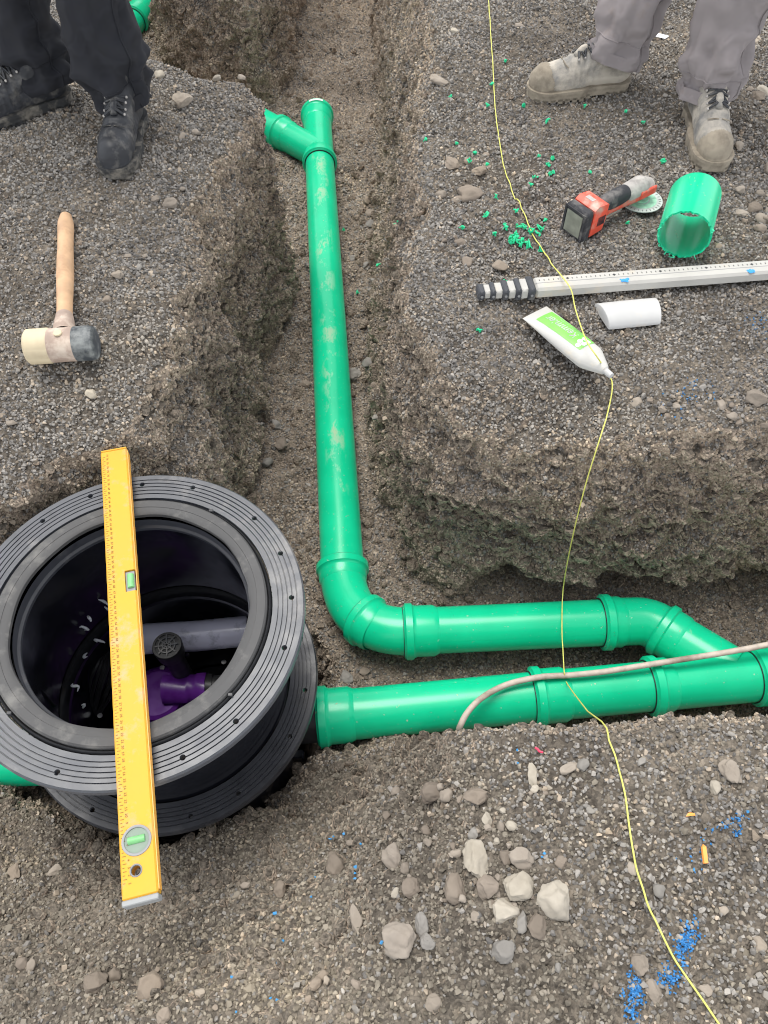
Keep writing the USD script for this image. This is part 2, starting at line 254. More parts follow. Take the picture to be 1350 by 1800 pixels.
spots += [A3(*p) for p in [(-.1,.6,-.655),(-.1,.75,-.66),(-.2,.85,-.66),(-.3,.8,-.68),(-.75,.55,-.6),(-.9,.5,-.56),(-3,.5,-.56),(-.8,.36,-.45),(-3,.36,-.45),
  (0,.53,-.645),(0,.6,-.655),(.2,.7,-.67),(.5,.7,-.68),(.3,.88,-.68),(.9,.7,-.68),(3,.7,-.68),(-.2,1.2,-.655),(-.2,1.9,-.655),(-.2,2.6,-.655),(-.25,3.2,-.65),(-.25,4,-.64),(-.6,2.9,-.65),(-1.1,3.25,-.65),(-1.2,4.5,-.65),
  (-.7,1.1,-.01),(-.455,.945,-.20),(-.425,1.0,-.32),(-.43,1.08,-.25),(-.6,1.4,.02),(-.7,1.7,.02),(-.9,2.1,.02),(-1.2,1.5,.02),(-3,1.5,.02),(-.5,2.0,.0),(-3,3,0),(.3,1.3,0),(.5,1.12,-.035),(.36,1.06,-.075),(.62,1.08,0.0),(.3,1.8,0),(.8,1.3,.005),(.9,2.0,.01),(1.6,2,.03),(.5,3,.02),(2,4,.03),(-.7,5,0),(-.7,4,0),(-2,5,0),(0,6,0),
  (-.3,-.3,-.08),(.3,-.3,-.02),(1,-.3,-.02),(-1.2,-.3,-.15),(-1,.1,-.3)]]
spots += [A3(-.43 + r * math.cos(q), .588 + r * math.sin(q), -.97) for r in (.01, .1, .2, .25, .264) for q in np.linspace(0, 2 * np.pi, 60 if r > .2 else 12, endpoint=False)]
far = [A3(x, y, 0) for x, y in [(-45,-30),(45,-30),(-45,70),(45,70),(0,-30),(0,70),(-45,20),(45,20),(-8,-6),(8,-6),(8,12),(-8,12),(-6,3),(6,3),(-4.2,.6),(4.2,.7),(-4.2,3),(4.2,2),(-1.2,7.8),(0,8),(-4,-.5),(4,0)]]
pts = []
for ln in lines:
    s = np.r_[0, np.cumsum(np.linalg.norm(np.diff(ln[:, :2], axis=0), axis=1))]
    t = np.r_[np.arange(0, s[-1], .012), s[-1]]; q = np.stack([np.interp(t, s, ln[:, k]) for k in range(3)], 1)
    jag = (meshkit.noise(np.c_[q[:, :2] * 7, q[:, 2:] * 0 + 3], 3) - .5) * .022 + (meshkit.noise(np.c_[q[:, :2] * 22, q[:, 2:] * 0 + 9], 4) - .5) * .012
    jag = np.where(np.abs(q[:, 0]) > 1.6, 0, jag)
    tg = np.gradient(q[:, :2], axis=0); tg /= np.linalg.norm(tg, axis=1, keepdims=True) + 1e-9
    q[:, 0] -= tg[:, 1] * jag; q[:, 1] += tg[:, 0] * jag; pts.append(q)
pts = np.vstack(pts + [np.array(spots), np.array(far)])
pts = pts[np.unique(np.round(pts[:, :2] / .006).astype(int), axis=0, return_index=True)[1]]
tin = LinearNDInterpolator(pts[:, :2], pts[:, 2])
NC = 400
s_f = np.linspace(-1, 1, NC); far_s = 1 + np.cumsum(.01 * 1.45 ** np.arange(1, 18)); far_s = far_s[far_s < 22]
s_all = np.r_[-far_s[::-1], s_f, far_s]
yf = [-.22]
while yf[-1] < 4.75: yf.append(yf[-1] + .0036 + .0021 * max(yf[-1], 0))
yf = np.array(yf); near_y = -.22 - np.cumsum(.006 * 1.5 ** np.arange(1, 19)); far_y = yf[-1] + np.cumsum(.015 * 1.5 ** np.arange(1, 18))
ys = np.r_[near_y[near_y > -25][::-1], yf, far_y[far_y < 60]]
wy = .64 + .47 * np.clip(ys, -.22, 4.75)
X = s_all[None] * wy[:, None]; Y = np.repeat(ys[:, None], len(s_all), 1)
Z = tin(X, Y); Z = np.where(np.isnan(Z), 0, Z); Z = gaussian_filter(Z, 1.3)
ny, nx = X.shape; V = np.stack([X, Y, Z], -1).reshape(-1, 3)
ii, jj = np.meshgrid(np.arange(ny - 1), np.arange(nx - 1), indexing='ij'); a = (ii * nx + jj).ravel()
F = np.vstack([np.stack([a, a + 1, a + nx + 1], 1), np.stack([a, a + nx + 1, a + nx], 1)])
def refine(V, F, L0, need):
    'splits every edge longer than L0 times its distance factor, without cracks'
    for _ in range(6):
        E = np.sort(np.vstack([F[:, [0, 1]], F[:, [1, 2]], F[:, [2, 0]]]), 1)
        key = E[:, 0] * np.int64(len(V)) + E[:, 1]; uq, first, inv = np.unique(key, return_index=True, return_inverse=True); e = E[first]
        mid = (V[e[:, 0]] + V[e[:, 1]]) / 2; ln = np.linalg.norm(V[e[:, 0]] - V[e[:, 1]], axis=1)
        split = (ln > L0 * (1 + .42 * np.clip(mid[:, 1], 0, 5))) & need(mid)
        if not split.any(): break
        new = np.full(len(e), -1); new[split] = len(V) + np.arange(split.sum()); V = np.vstack([V, mid[split]])
        m = new[inv].reshape(3, -1).T; n = (m >= 0).sum(1); out = [F[n == 0]]
        for r in range(3):
            f = np.roll(F, -r, 1); q = np.roll(m, -r, 1)
            k = (n == 1) & (q[:, 0] >= 0); f1, q1 = f[k], q[k, 0]
            out += [np.stack([f1[:, 0], q1, f1[:, 2]], 1), np.stack([q1, f1[:, 1], f1[:, 2]], 1)]
            k = (n == 2) & (q[:, 2] < 0); f2, qa, qb = f[k], q[k, 0], q[k, 1]
            out += [np.stack([qa, f2[:, 1], qb], 1), np.stack([f2[:, 0], qa, qb], 1), np.stack([f2[:, 0], qb, f2[:, 2]], 1)]
        k = n == 3; f3, q3 = F[k], m[k]
        out += [np.stack([f3[:, 0], q3[:, 0], q3[:, 2]], 1), np.stack([q3[:, 0], f3[:, 1], q3[:, 1]], 1), np.stack([q3[:, 2], q3[:, 1], f3[:, 2]], 1), q3]
        F = np.vstack(out)
    return V, F
inview = lambda p: (np.abs(p[:, 0]) < .66 + .48 * np.clip(p[:, 1], 0, 5)) & (p[:, 1] > -.25) & (p[:, 1] < 4.8)
V, F = refine(V, F, .0078, inview)
def vnormals(V, F):
    n = np.zeros_like(V); fn = np.cross(V[F[:, 1]] - V[F[:, 0]], V[F[:, 2]] - V[F[:, 0]])
    for k in range(3):
        for c in range(3): n[:, c] += np.bincount(F[:, k], fn[:, c], len(V))
    return n / (np.linalg.norm(n, axis=1, keepdims=True) + 1e-12)
def relax(V, F, X, it, lam=.5):
    'averages the field X over neighbours'
    i = np.r_[F[:, 0], F[:, 1], F[:, 2]]; j = np.r_[F[:, 1], F[:, 2], F[:, 0]]; d = np.bincount(i, minlength=len(V)) + 1e-9
    for _ in range(it):
        X = X + lam * (np.stack([np.bincount(i, X[j, c], len(V)) for c in range(X.shape[1])], 1) / d[:, None] - X)
    return X
N = vnormals(V, F); N = relax(V, F, N, 8); N /= np.linalg.norm(N, axis=1, keepdims=True) + 1e-9
fine = inview(V); wall = np.clip(1.15 - N[:, 2] * 1.35, 0, 1)
def cells(P, size, k_seed, stretch=1.0):
    'rounded clods: F2 - F1 of scattered seeds, 0 in the cracks and up to 1 on the lumps'
    n = int(len(P) and 1); r = np.random.default_rng(k_seed)
    sub = P[fine]; keep = r.random(len(sub)) < min(1, sub_area / (size * size) / len(sub)); seeds = sub[keep] + r.normal(0, size * .15, (keep.sum(), 3))
    h = r.random(len(seeds)); d, ix = cKDTree(seeds).query(P, k=2); return np.clip((d[:, 1] - d[:, 0]) / size, 0, 1), h[ix[:, 0]]
sub_area = 0.5 * np.linalg.norm(np.cross(V[F[:, 1]] - V[F[:, 0]], V[F[:, 2]] - V[F[:, 0]]), axis=1)[fine[F[:, 0]]].sum()
disp = np.zeros(len(V)); P = V[fine]; w = wall[fine]
fl = np.clip((-.3 - P[:, 2]) / .2, 0, 1)
d0 = (meshkit.noise(P * 7, 1) - .5) * (.016 + .03 * w + .02 * fl) + (meshkit.noise(P * 17, 2) - .5) * (.014 + .017 * w + .012 * fl) + (meshkit.noise(P * 45, 5) - .5) * (.010 + .010 * w) + (meshkit.noise(P * 110, 6) - .5) * .007
c1, h1 = cells(V, .055, 11); c2, h2 = cells(V, .026, 12); c3, h3 = cells(V, .013, 13)
rough = np.clip(meshkit.noise(P * 3.3, 21) * 1.6 - .3, 0.12, 1)
d0 += np.sqrt(c1[fine]) * (h1[fine] ** 2) * (.009 * rough + .024 * w * rough + .014 * fl * rough) + np.sqrt(c2[fine]) * h2[fine] ** 1.5 * (.010 * rough + .016 * w) + np.sqrt(c3[fine]) * h3[fine] * (.007 + .004 * w)
disp[fine] = d0; V = V + N * disp[:, None]
# the right bank is undercut behind the pipes
und = np.clip((V[:, 0] - .2) / .12, 0, 1) * (V[:, 1] > .72) * (V[:, 1] < 1.05) * np.clip((V[:, 2] + .655) / .02, 0, 1) * np.clip((-.53 - V[:, 2]) / .06, 0, 1)
V[:, 1] += .09 * und
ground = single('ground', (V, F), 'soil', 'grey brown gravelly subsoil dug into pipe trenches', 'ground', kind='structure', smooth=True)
tri_a = 0.5 * np.linalg.norm(np.cross(V[F[:, 1]] - V[F[:, 0]], V[F[:, 2]] - V[F[:, 0]]), axis=1)
VN = vnormals(V, F)
top_tree = cKDTree(V[fine][:, :2]); TV = V[fine]
def gz(x, y, r=.012):
    'height of the ground under (x, y)'
    ix = top_tree.query_ball_point((x, y), r)
    return float(TV[ix, 2].max()) if ix else float(TV[top_tree.query((x, y))[1], 2])
def on(u, v, z0=0.0, lift=0.0):
    'ground point measured at pixel (u, v), first guess of height z0'
    p = G(u, v, z0)
    for _ in range(4): p = G(u, v, gz(p[0], p[1]))
    p = G(u, v, gz(p[0], p[1])); p[2] += lift; return p
u_, v_, zc_ = pix(V)

# ------------------------------------------------------------------ loose gravel
def pebble_mesh(k, n=16, flat=.7):
    r = np.random.default_rng(500 + k); p = r.normal(size=(n, 3)); p /= np.linalg.norm(p, axis=1, keepdims=True)
    p *= (r.uniform(.75, 1.1, (n, 1))) * np.array([1, r.uniform(.65, .95), flat * r.uniform(.75, 1.1)]); return arr(hullpts(p * .5))
def stone_mesh(dx, dy, dz, seed, cuts=13, sub=3):
    r = np.random.default_rng(seed); m = trimesh.creation.icosphere(subdivisions=sub); v = np.array(m.vertices); p = unit_rows(v)
    for _ in range(cuts):
        n = unit(r.normal(size=3)); h = r.uniform(.55, .9); e = v @ n - h; v = v - np.outer(np.clip(e, 0, None) * .93, n)
    v = v + p * ((meshkit.noise(p * 2.2 + seed, seed) - .5) * .22 + (meshkit.noise(p * 6 + seed, seed + 1) - .5) * .14)[:, None]
    v = v / np.ptp(v, axis=0); return v * (dx, dy, dz), np.array(m.faces)
def scatter(name, pos, size, quat, proto, protos, label, cat_, kind='stuff'):
    'many small pieces, one PointInstancer'
    pi = UsdGeom.PointInstancer.Define(stage, '/World/' + name); tag(pi.GetPrim(), label, cat_, None, kind); pr = []
    for k, (m, mat) in enumerate(protos):
        p = f'/World/{name}/pebble' + (f'_{k:03d}' if k else ''); usdkit.mesh(stage, p, m, L[mat], False); pr.append(p)
    pi.CreatePrototypesRel().SetTargets([Sdf.Path(p) for p in pr])
    pi.CreatePositionsAttr(Vt.Vec3fArray.FromNumpy(pos.astype(np.float32))); pi.CreateProtoIndicesAttr(Vt.IntArray.FromNumpy(proto.astype(np.int32)))
    pi.CreateScalesAttr(Vt.Vec3fArray.FromNumpy(size.astype(np.float32)))
    pi.CreateOrientationsAttr(Vt.QuathArray([Gf.Quath(float(q[3]), float(q[0]), float(q[1]), float(q[2])) for q in quat]))
def sample(n, weight):
    r = np.random.default_rng(n); c = np.cumsum(weight); f = np.searchsorted(c, r.random(n) * c[-1]); a, b = r.random(n), r.random(n)
    k = a + b > 1; a[k], b[k] = 1 - a[k], 1 - b[k]; q = V[F[f]]
    return q[:, 0] + (q[:, 1] - q[:, 0]) * a[:, None] + (q[:, 2] - q[:, 0]) * b[:, None], unit_rows(VN[F[f]].sum(1)), r
def unit_rows(a): return a / (np.linalg.norm(a, axis=1, keepdims=True) + 1e-12)
fc = F[:, 0]; vis = (u_[fc] > -80) & (u_[fc] < 1430) & (v_[fc] > -70) & (v_[fc] < 1880) & fine[fc]
dens = np.where(wall[fc] > .5, .95, 1.0) * np.where((wall[fc] > .3) | (V[fc, 1] < .42), .9, .5 + .7 * np.clip(meshkit.fbm(V[fc] * 4.5, 3, 31) * 3 - .95, 0, 1)) / (1 + .35 * np.clip(V[fc, 1] - 1.5, 0, 3))
NG = 480000
gp, gn, r_ = sample(NG, tri_a * vis * dens)
gs = np.clip(.0064 * np.exp(r_.normal(0, .27, NG)) * (1 + .10 * np.clip(gp[:, 1] - 1, 0, 2)), .0038, .03)
gq = Rotation.random(NG, random_state=5).as_quat()
gw = np.clip(1.15 - gn[:, 2] * 1.35, 0, 1)
kind_ = r_.integers(0, 6, NG) + np.where(r_.random(NG) < .10 + .8 * gw + .3 * (gp[:, 2] < -.48), 6, 0)
near_ = (gp[:, 1] < .45) & (gp[:, 2] > -.5) & (r_.random(NG) < np.where(gp[:, 0] + .5 * gp[:, 1] > .3, .3, .8)); kind_[near_] = 18 + r_.integers(0, 6, near_.sum())
low = gp[:, 2] < -.3; big = r_.random(NG) < .004 + .022 * gw + .02 * low; gs[big] = .010 + (.010 + .018 * (gw + low)[big].clip(0, 1)) * r_.random(big.sum()) ** 2.0
kind_[big] = 12 + r_.integers(0, 6, big.sum())
scatter('loose_gravel', gp + gn * (gs * r_.uniform(-.08, .26, NG))[:, None], gs[:, None] * np.ones(3), gq, kind_, [(pebble_mesh(k, 16, .85), 'gravel_grey') for k in range(6)] + [(pebble_mesh(k + 6, 16, .85), 'gravel_brown') for k in range(6)] + [(stone_mesh(1, .8, .7, 300 + k, 10, 2), 'soil') for k in range(6)] + [(pebble_mesh(k, 16, .85), 'gravel_dusty') for k in range(6)],
        'loose grey and brown gravel covering the ground and trench sides', 'gravel')

# ------------------------------------------------------------------ green drain pipes
R0, RS, RB = .055, .0605, .0668
def socket_prof(depth=.07): return [(.004, .0545), (0, .056), (0, .0600), (.003, .0622), (.005, RB), (.021, RB), (.024, .0625), (.03, RS), (depth, RS), (depth + .012, R0)]
def socket(t, mouth, d, mat='green_plastic', depth=.07):
    t.part('socket', lathe(socket_prof(depth), mouth, d, 56), mat)
    t.part('sealing_ring', lathe([(-.0015, .0555), (-.0015, .0585), (.002, .0585)], mouth, d, 48), 'seal_black')
def pipe(name, label, a, b, mat='green_plastic', sock=None, open_end=False):
    'straight pipe from a to b; sock = True puts the socket at a'
    a, b = A3(*a), A3(*b); d = unit(b - a); t = Thing(name, label, 'drain pipe', (a + b) / 2)
    t.part('tube', lathe([(.07 if sock else 0, R0)] + [(h, R0) for h in np.linspace(.08, np.linalg.norm(b - a), 12)], a, d, 56), mat)
    if sock: socket(t, a, d, mat)
    return t
def elbow(name, label, P, mouth_d, mat='green_plastic', cat_='pipe elbow'):
    P = catmull(P, 8); t = Thing(name, label, cat_, P.mean(0)); t.part('bend', sweep(P, R0 + .0015, 56, False), mat); socket(t, P[0], mouth_d, mat, .045); return t
LA, LB = A3(-.2475, 2.775, -.6), A3(-.1065, .985, -.6)
t = pipe('drain_pipe', 'long straight green pipe with soil smears lying in the deep narrow trench', LA, LB + .04 * unit(LB - LA), 'green_plastic_dusty')
ld = unit(LB - LA)
q0, q3 = LB + ld * .02, A3(.075, .7838, -.567); q1, q2 = q0 + ld * .12, q3 - A3(.115, .005, 0); tt = np.linspace(0, 1, 13)[:, None]
bz = (1 - tt) ** 3 * q0 + 3 * (1 - tt) ** 2 * tt * q1 + 3 * (1 - tt) * tt ** 2 * q2 + tt ** 3 * q3
elbow('pipe_elbow', 'first green elbow at the near end of the long trench pipe', np.vstack([LB, bz[:8]]), ld)
elbow('pipe_elbow', 'second green elbow, leading into the short pipe along the bank', bz[6:], unit(bz[7] - bz[6]))
ca, cb = A3(.046, .7825, -.567), A3(.53, .804, -.560)
pipe('drain_pipe', 'short green pipe along the foot of the right bank, farther of the parallel two', ca, cb + A3(.03, .001, 0), sock=True)
c1_ = A3(.512, .8032, -.56); e3 = [c1_, A3(.575, .806, -.56), A3(.615, .805, -.559), A3(.645, .792, -.558), A3(.672, .767, -.557)]
elbow('pipe_elbow', 'green elbow turning from the bank pipe towards the lower branch', e3, A3(1, .04, 0))
la, lb = A3(-.146, .568, -.545), A3(.86, .6613, -.535); lo = unit(lb - la); at_ = lambda x: la + lo * ((x - la[0]) / lo[0])
pipe('drain_pipe', 'green pipe joined to the black chamber, nearer of the parallel two', la, at_(.36), sock=True)
pipe('drain_pipe', 'short green pipe between the chamber pipe and the right branch fitting', at_(.325), at_(.60), sock=True)
t = Thing('branch_fitting', 'green branch fitting joining both parallel pipes at the right', 'branch fitting', at_(.72))
t.part('body', lathe([(.0, R0 + .001), (.27, R0 + .001)], at_(.61), lo, 56), 'green_plastic'); socket(t, at_(.585), lo, depth=.045)
bs = A3(.640, .796, -.558); bj = at_(.80); bd = unit(bj - bs)
t.part('branch', lathe([(0, R0 + .001), (np.linalg.norm(bj - bs) - .045, R0 + .001)], bs + bd * .02, bd, 56), 'green_plastic')
t.part('branch_socket', lathe([(.0, .0595), (.003, .0625), (.005, .0655), (.02, .0655), (.024, .0600), (.05, .0595), (.06, R0)], bs + bd * .012, bd, 56), 'green_plastic')
t = pipe('drain_pipe', 'last green pipe leaving the picture at the right edge', at_(.822), at_(1.25), sock=True)
elbow('pipe_elbow', 'green elbow half hidden in the trench under the last pipe', [A3(.9, .55, -.60), A3(.93, .545, -.62), A3(.97, .53, -.66), A3(.98, .52, -.75)], A3(1, 0, -.3))
# the branch far down the trench
yd = unit(LA - LB); ys0 = LA - yd * .02
t = Thing('branch_fitting', 'green forked fitting at the far end of the long trench pipe', 'branch fitting', ys0)
t.part('body', lathe([(0, R0 + .001), (.30, R0 + .001)], ys0 + yd * .03, yd, 56), 'green_plastic'); socket(t, ys0, yd, depth=.05)
t.part('body_socket', lathe(socket_prof(.07), ys0 + yd * .36, -yd, 56), 'green_plastic'); t.part('socket_lining', lathe([(.002, .0546), (.09, .0546), (.09, 0)], ys0 + yd * .358, -yd, 40), 'seal_black')
b0 = ys0 + yd * .07; bd2 = unit(A3(-.127, .115, 0)); b1 = b0 + bd2 * .235
t.part('branch', lathe([(0, R0 + .001), (.2, R0 + .001)], b0, bd2, 56), 'green_plastic'); t.part('branch_socket', lathe(socket_prof(.06), b1, -bd2, 56), 'green_plastic')
for k, (h, w_) in enumerate(((.02, .03), (.345, .024))):
    c = ys0 + yd * h; F_ = frame(yd); rr = RB + .0008 if k else R0 + .0065
    an = np.linspace(math.pi / 2 - .42, math.pi / 2 + .42, 9); q = [[c + yd * hh + r * (math.cos(x) * F_[:, 0] + math.sin(x) * F_[:, 1]) for x in an] for hh, r in ((-.010 if k == 0 else -.006, rr), (.010 if k == 0 else .006, rr))]
    if k: q = [[p for p in row] for row in q]
    vv = np.vstack(q); n_ = len(an); fs = [[i, i + 1, n_ + i + 1, n_ + i] for i in range(n_ - 1)]
    if k: t.part('sticker', (vv, np.array(fs)), 'label_white')
pipe('drain_pipe', 'green pipe stub behind the left mound corner, plugged into the fork', b1 - bd2 * .04, b1 + bd2 * .2)
pa, pb = G(275, -18, -.6), G(205, 78, -.6)
sp = pa + (pb - pa) * .60
t = Thing('drain_pipe', 'green pipe in the far side trench behind the black trousers', 'drain pipe', sp)
dd = unit(pb - pa); t.part('tube', lathe([(-.75, R0), (.9, R0)], sp, dd, 48), 'green_plastic'); socket(t, sp, -dd)
pipe('drain_pipe', 'green pipe end at the left edge beside the black chamber', (-.62, .475, -.52), (-1.5, .45, -.51), sock=False)

# ------------------------------------------------------------------ black chamber with its extension
CX = A3(-.43, .588, 0); ZF, ZL = -.08, -.38
def ridged(zt, r_in, r_out, th):
    p = [(zt - th, r_in), (zt, r_in)]
    for r in np.linspace(r_in + .010, r_out - .013, 5): p += [(zt, r - .0011), (zt - .0035, r - .0006), (zt - .0035, r + .0006), (zt, r + .0011)]
    return p + [(zt, r_out - .003), (zt - .003, r_out), (zt - th, r_out)]
def man(mesh):
    v, f = arr(mesh); t = trimesh.Trimesh(v, f, process=True); t.fix_normals(); return m3.Manifold(m3.Mesh(np.array(t.vertices, np.float32), np.array(t.faces, np.uint32)))
def flange(zt, angs, th=.016):
    m = man(lathe(ridged(zt, .240, .295, th), CX, n=96, closed=True))
    for a in angs: m = m - m3.Manifold.cylinder(.06, .0048, .0048, 14).translate((float(CX[0] + .2725 * math.cos(a)), float(CX[1] + .2725 * math.sin(a)), zt - .03))
    return m
def angles(px, z): return [math.atan2(*(G(u, v, z) - CX)[[1, 0]]) for u, v in px]
h1_ = angles([(82, 923), (162, 881), (249, 862), (334, 867), (439, 917), (484, 976), (503, 1051), (489, 1136), (407, 1260), (317, 1320), (107, 1343)], ZF) + [math.radians(d) for d in (172, 198, 218)]
h2_ = angles([(165, 1418), (334, 1428), (415, 1388), (501, 1290), (526, 1212)], ZL) + [math.radians(d) for d in range(20, 190, 24)]
t = Thing('chamber_extension', 'black plastic chamber extension with grooved grey flange under the yellow level', 'chamber extension', CX + A3(0, 0, ZL))
t.part('flange', flange(ZF, h1_), 'black_plastic', 30)
wav = lambda a, h, r: (.0018 * np.sin(a * 26) * np.clip(np.sin(a * .5 + 2.6), 0, 1) + .001 * np.sin(a * 9 + 1)) * (r < .204)
t.part('collar', lathe([(ZF - .004, .1995), (ZF + .003, .2), (ZF + .006, .205), (ZF + .007, .214), (ZF + .008, .2145), (ZF + .008, .228), (ZF + .005, .231), (ZF - .012, .2315)], CX, n=160, wob=wav), 'collar_plastic', 30)
t.part('seal', lathe([(ZF - .012, .2318), (ZF - .002, .2322), (ZF + .001, .2345), (ZF - .002, .2368), (ZF - .012, .2385)], CX, n=96), 'rubber_black')
for a in (-38, 228, 62): t.part('latch', box(CX + A3(.2355 * math.cos(math.radians(a)), .2355 * math.sin(math.radians(a)), ZF + .002), (.008, .006, .008), bev=.001), 'rubber_black')
t.part('inner_ring', lathe([(ZF - .012, .1992), (ZF - .03, .1985), (ZF - .033, .194), (ZF - .040, .194), (ZF - .04, .206)], CX, n=96), 'black_plastic_dark')
t.part('riser_wall', lathe([(ZF - .012, .2325), (ZL + .0, .2365), (ZL - .02, .2365), (ZL - .02, .229), (ZF - .03, .2065)], CX, n=96), 'black_plastic_gloss')
for k, a in enumerate((35, 118, 196, 262)): t.part('wall_rib', box(CX + A3(.2245 * math.cos(math.radians(a)), .2245 * math.sin(math.radians(a)), (ZF + ZL) / 2 - .02), (.012, .004, .22), Rotation.from_euler('z', a, degrees=True).as_matrix(), .001), 'black_plastic_gloss')
t = Thing('pump_chamber', 'black round pump chamber with wide lower flange sunk in the pit', 'pump chamber', CX + A3(0, 0, -.9))
t.part('lower_flange', flange(ZL - .001, h2_), 'black_plastic_gloss' if 0 else 'black_plastic_dark', 30)
t.part('body', lathe([(ZL - .017, .238), (ZL - .06, .238), (ZL - .07, .258), (-.9, .258), (-.9, .248), (-.45, .245), (ZL - .024, .2285)], CX, n=96), 'black_plastic_gloss')
t.part('floor', disc(CX + A3(0, 0, -.9), .247, .01), 'black_plastic_gloss')
t.part('inner_step', lathe([(-.44, .244), (-.44, .222), (-.452, .222), (-.452, .244)], CX, n=96), 'black_plastic_gloss')
st = at_(-.215); t.part('outlet', lathe([(0, .052), (.03, .052), (.03, .0645), (.05, .0645), (.05, .0535), (.14, .0535)], st - lo * .05, lo, 48), 'rubber_black')
t.part('clamp', box(G(521, 1328, -.575), (.035, .02, .03), bev=.003), 'black_plastic_gloss')
rs = np.random.default_rng(3)
SM = iter(['highest, beside the level', 'second from the top', 'upper left of a close pair', 'lower left of a close pair', 'halfway down beside the cables', 'halfway down at the far left', 'lowest, just above the rim', 'low down left of the cables'])
for u, v, z in [(166, 1037, -.33), (182, 1060, -.36), (145, 1082, -.34), (131, 1097, -.35), (178, 1128, -.42), (108, 1138, -.42), (112, 1242, -.5), (95, 1205, -.44)]:
    c = G(u, v, z); rad = c[:2] - CX[:2]; rl = np.linalg.norm(rad); zz = z
    if rl > .215: c[:2] = CX[:2] + rad / rl * .215
    P = [c + A3(rs.normal(0, .005), rs.normal(0, .003), .006 * (k - 1.5)) for k in range(4)]
    single('sealant_smear', sweep(catmull(P, 4), np.r_[np.linspace(.0012, .0032, 7), np.linspace(.003, .001, 6)], 8), 'silicone', 'whitish sealant smear on the black inner chamber wall, ' + next(SM), 'sealant smear', 'sealant smears inside the chamber')
# pump parts inside
pc = G(296, 1212, -.62)
t = Thing('pump', 'purple pump housing with black outlet deep inside the chamber', 'pump', A3(pc[0], pc[1], -.89))
t.part('housing', cat(disc(A3(pc[0] - .03, pc[1] - .005, -.80), .085, .15, bev=.02), disc(A3(pc[0] - .03, pc[1] - .005, -.65), .062, .02, bev=.008)), 'purple')
nk = unit(A3(1, .06, 0)); t.part('nozzle', cat(lathe([(0, .02), (.0, .036), (.055, .036), (.06, .033), (.075, .033), (.08, .036), (.1, .036), (.1, .0)], pc + A3(-.01, .0, .0), nk, 8)), 'purple')
t.part('nozzle_ring', lathe([(.105, .0), (.105, .030), (.125, .030), (.125, .026), (.17, .026), (.17, .033), (.2, .033)], pc + A3(-.02, 0, 0), nk, 24), 'rubber_black')
t.part('foot_plate', box(A3(pc[0] - .03, pc[1] - .03, -.70), (.2, .15, .012), bev=.004), 'purple')
for u, v in [(330, 1153), (286, 1175), (316, 1238), (279, 1257), (177, 1259), (394, 1165), (190, 1200)]:
    q = G(u, v, -.655); t.part('screw', cat(lathe([(0, .0), (.0, .0035), (.004, .0035), (.004, .006), (.006, .006), (.006, .0)], q, n=12)), 'steel')
q = G(293, 1134, -.45)
t = Thing('vent_cap', 'round black cap with spoked grille beside the yellow level inside the chamber', 'vent cap', q - A3(0, 0, .2))
t.part('cap', lathe([(-.045, .0), (-.045, .030), (-.006, .033), (0, .031), (0, .026), (-.003, .0255), (-.003, 0)], q, n=40), 'rubber_black')
for k in range(4): t.part('grille_bar', box(q, (.051, .0028, .003), Rotation.from_euler('z', 45 * k + 10, degrees=True).as_matrix()), 'black_plastic')
for r in (.009, .018): t.part('grille_ring', lathe([(-.001, r - .0012), (.0016, r - .0012), (.0016, r + .0012), (-.001, r + .0012)], q, n=28, closed=True), 'black_plastic')
t.part('stem', lathe([(-.25, .022), (-.045, .022)], q, n=24), 'rubber_black')
single('grey_tube', sweep([G(240, 1124, -.57), G(345, 1118, -.57), G(437, 1109, -.57)], .036, 40), 'lilac_tube', 'smooth lilac grey tube crossing the inside of the chamber', 'tube')
cb_ = Thing('cable_bundle', 'loose bundle of black cables hanging inside the chamber left of the level', 'cables', G(165, 1190, -.8))
for k in range(11):
    o = k * 6.5; P = [G(140 + o * .55, 1268 - k * 1.5, -.66), G(132 + o + rs.normal(0, 3), 1215, -.58), G(150 + o * .9, 1160 + k, -.54), G(176 + o * .5, 1125, -.58)]
    cb_.part('cable', sweep(catmull(P, 8), .0042, 8), 'rubber_black')

# ------------------------------------------------------------------ yellow spirit level
ZT = -.050; TL, TR, BR, BL = G(176.5, 793, ZT), G(222, 789, ZT), G(278, 1573, ZT), G(214, 1580, ZT)
top, bot = (TL + TR) / 2, (BL + BR) / 2; ax = unit(bot - top); ll = np.linalg.norm(bot - top); lw = (np.linalg.norm(TR - TL) + np.linalg.norm(BR - BL)) / 2
sd = np.cross(A3(0, 0, 1), ax); RL = np.stack([ax, sd, A3(0, 0, 1)], 1); th = .021
at2 = lambda a, b, z=0: top + ax * a + sd * b + A3(0, 0, z)          # a along from the far end, b to the right as seen
sgn = 1.0 if (TR - TL) @ sd > 0 else -1.0
t = Thing('spirit_level', 'long yellow spirit level lying across the chamber opening', 'spirit level', (top + bot) / 2 - A3(0, 0, th))
def lvl(u, v): d = G(u, v, ZT) - top; return d @ ax, d @ sd
av, bv = lvl(229, 1020); ar, br = lvl(240, 1477); ah, bh = lvl(239, 1530)
body = man(box(at2(ll / 2, 0, -th / 2), (ll, lw, th), RL, .0022))
body = body - man(box(at2(av, sgn * lw / 2, -.004), (.042, .036, .03), RL, .001)) - m3.Manifold.cylinder(.1, .0195, .0195, 40).translate(tuple(at2(ar, br, -.006).tolist())) - m3.Manifold.cylinder(.1, .0072, .0072, 24).translate(tuple(at2(ah, bh, -.05).tolist()))
t.part('rail', body, 'level_yellow', 25)
t.part('rail_edge', box(at2(ll / 2, sgn * (lw / 2 + .0008), -th / 2), (ll - .01, .0012, th - .006), RL), 'level_edge')
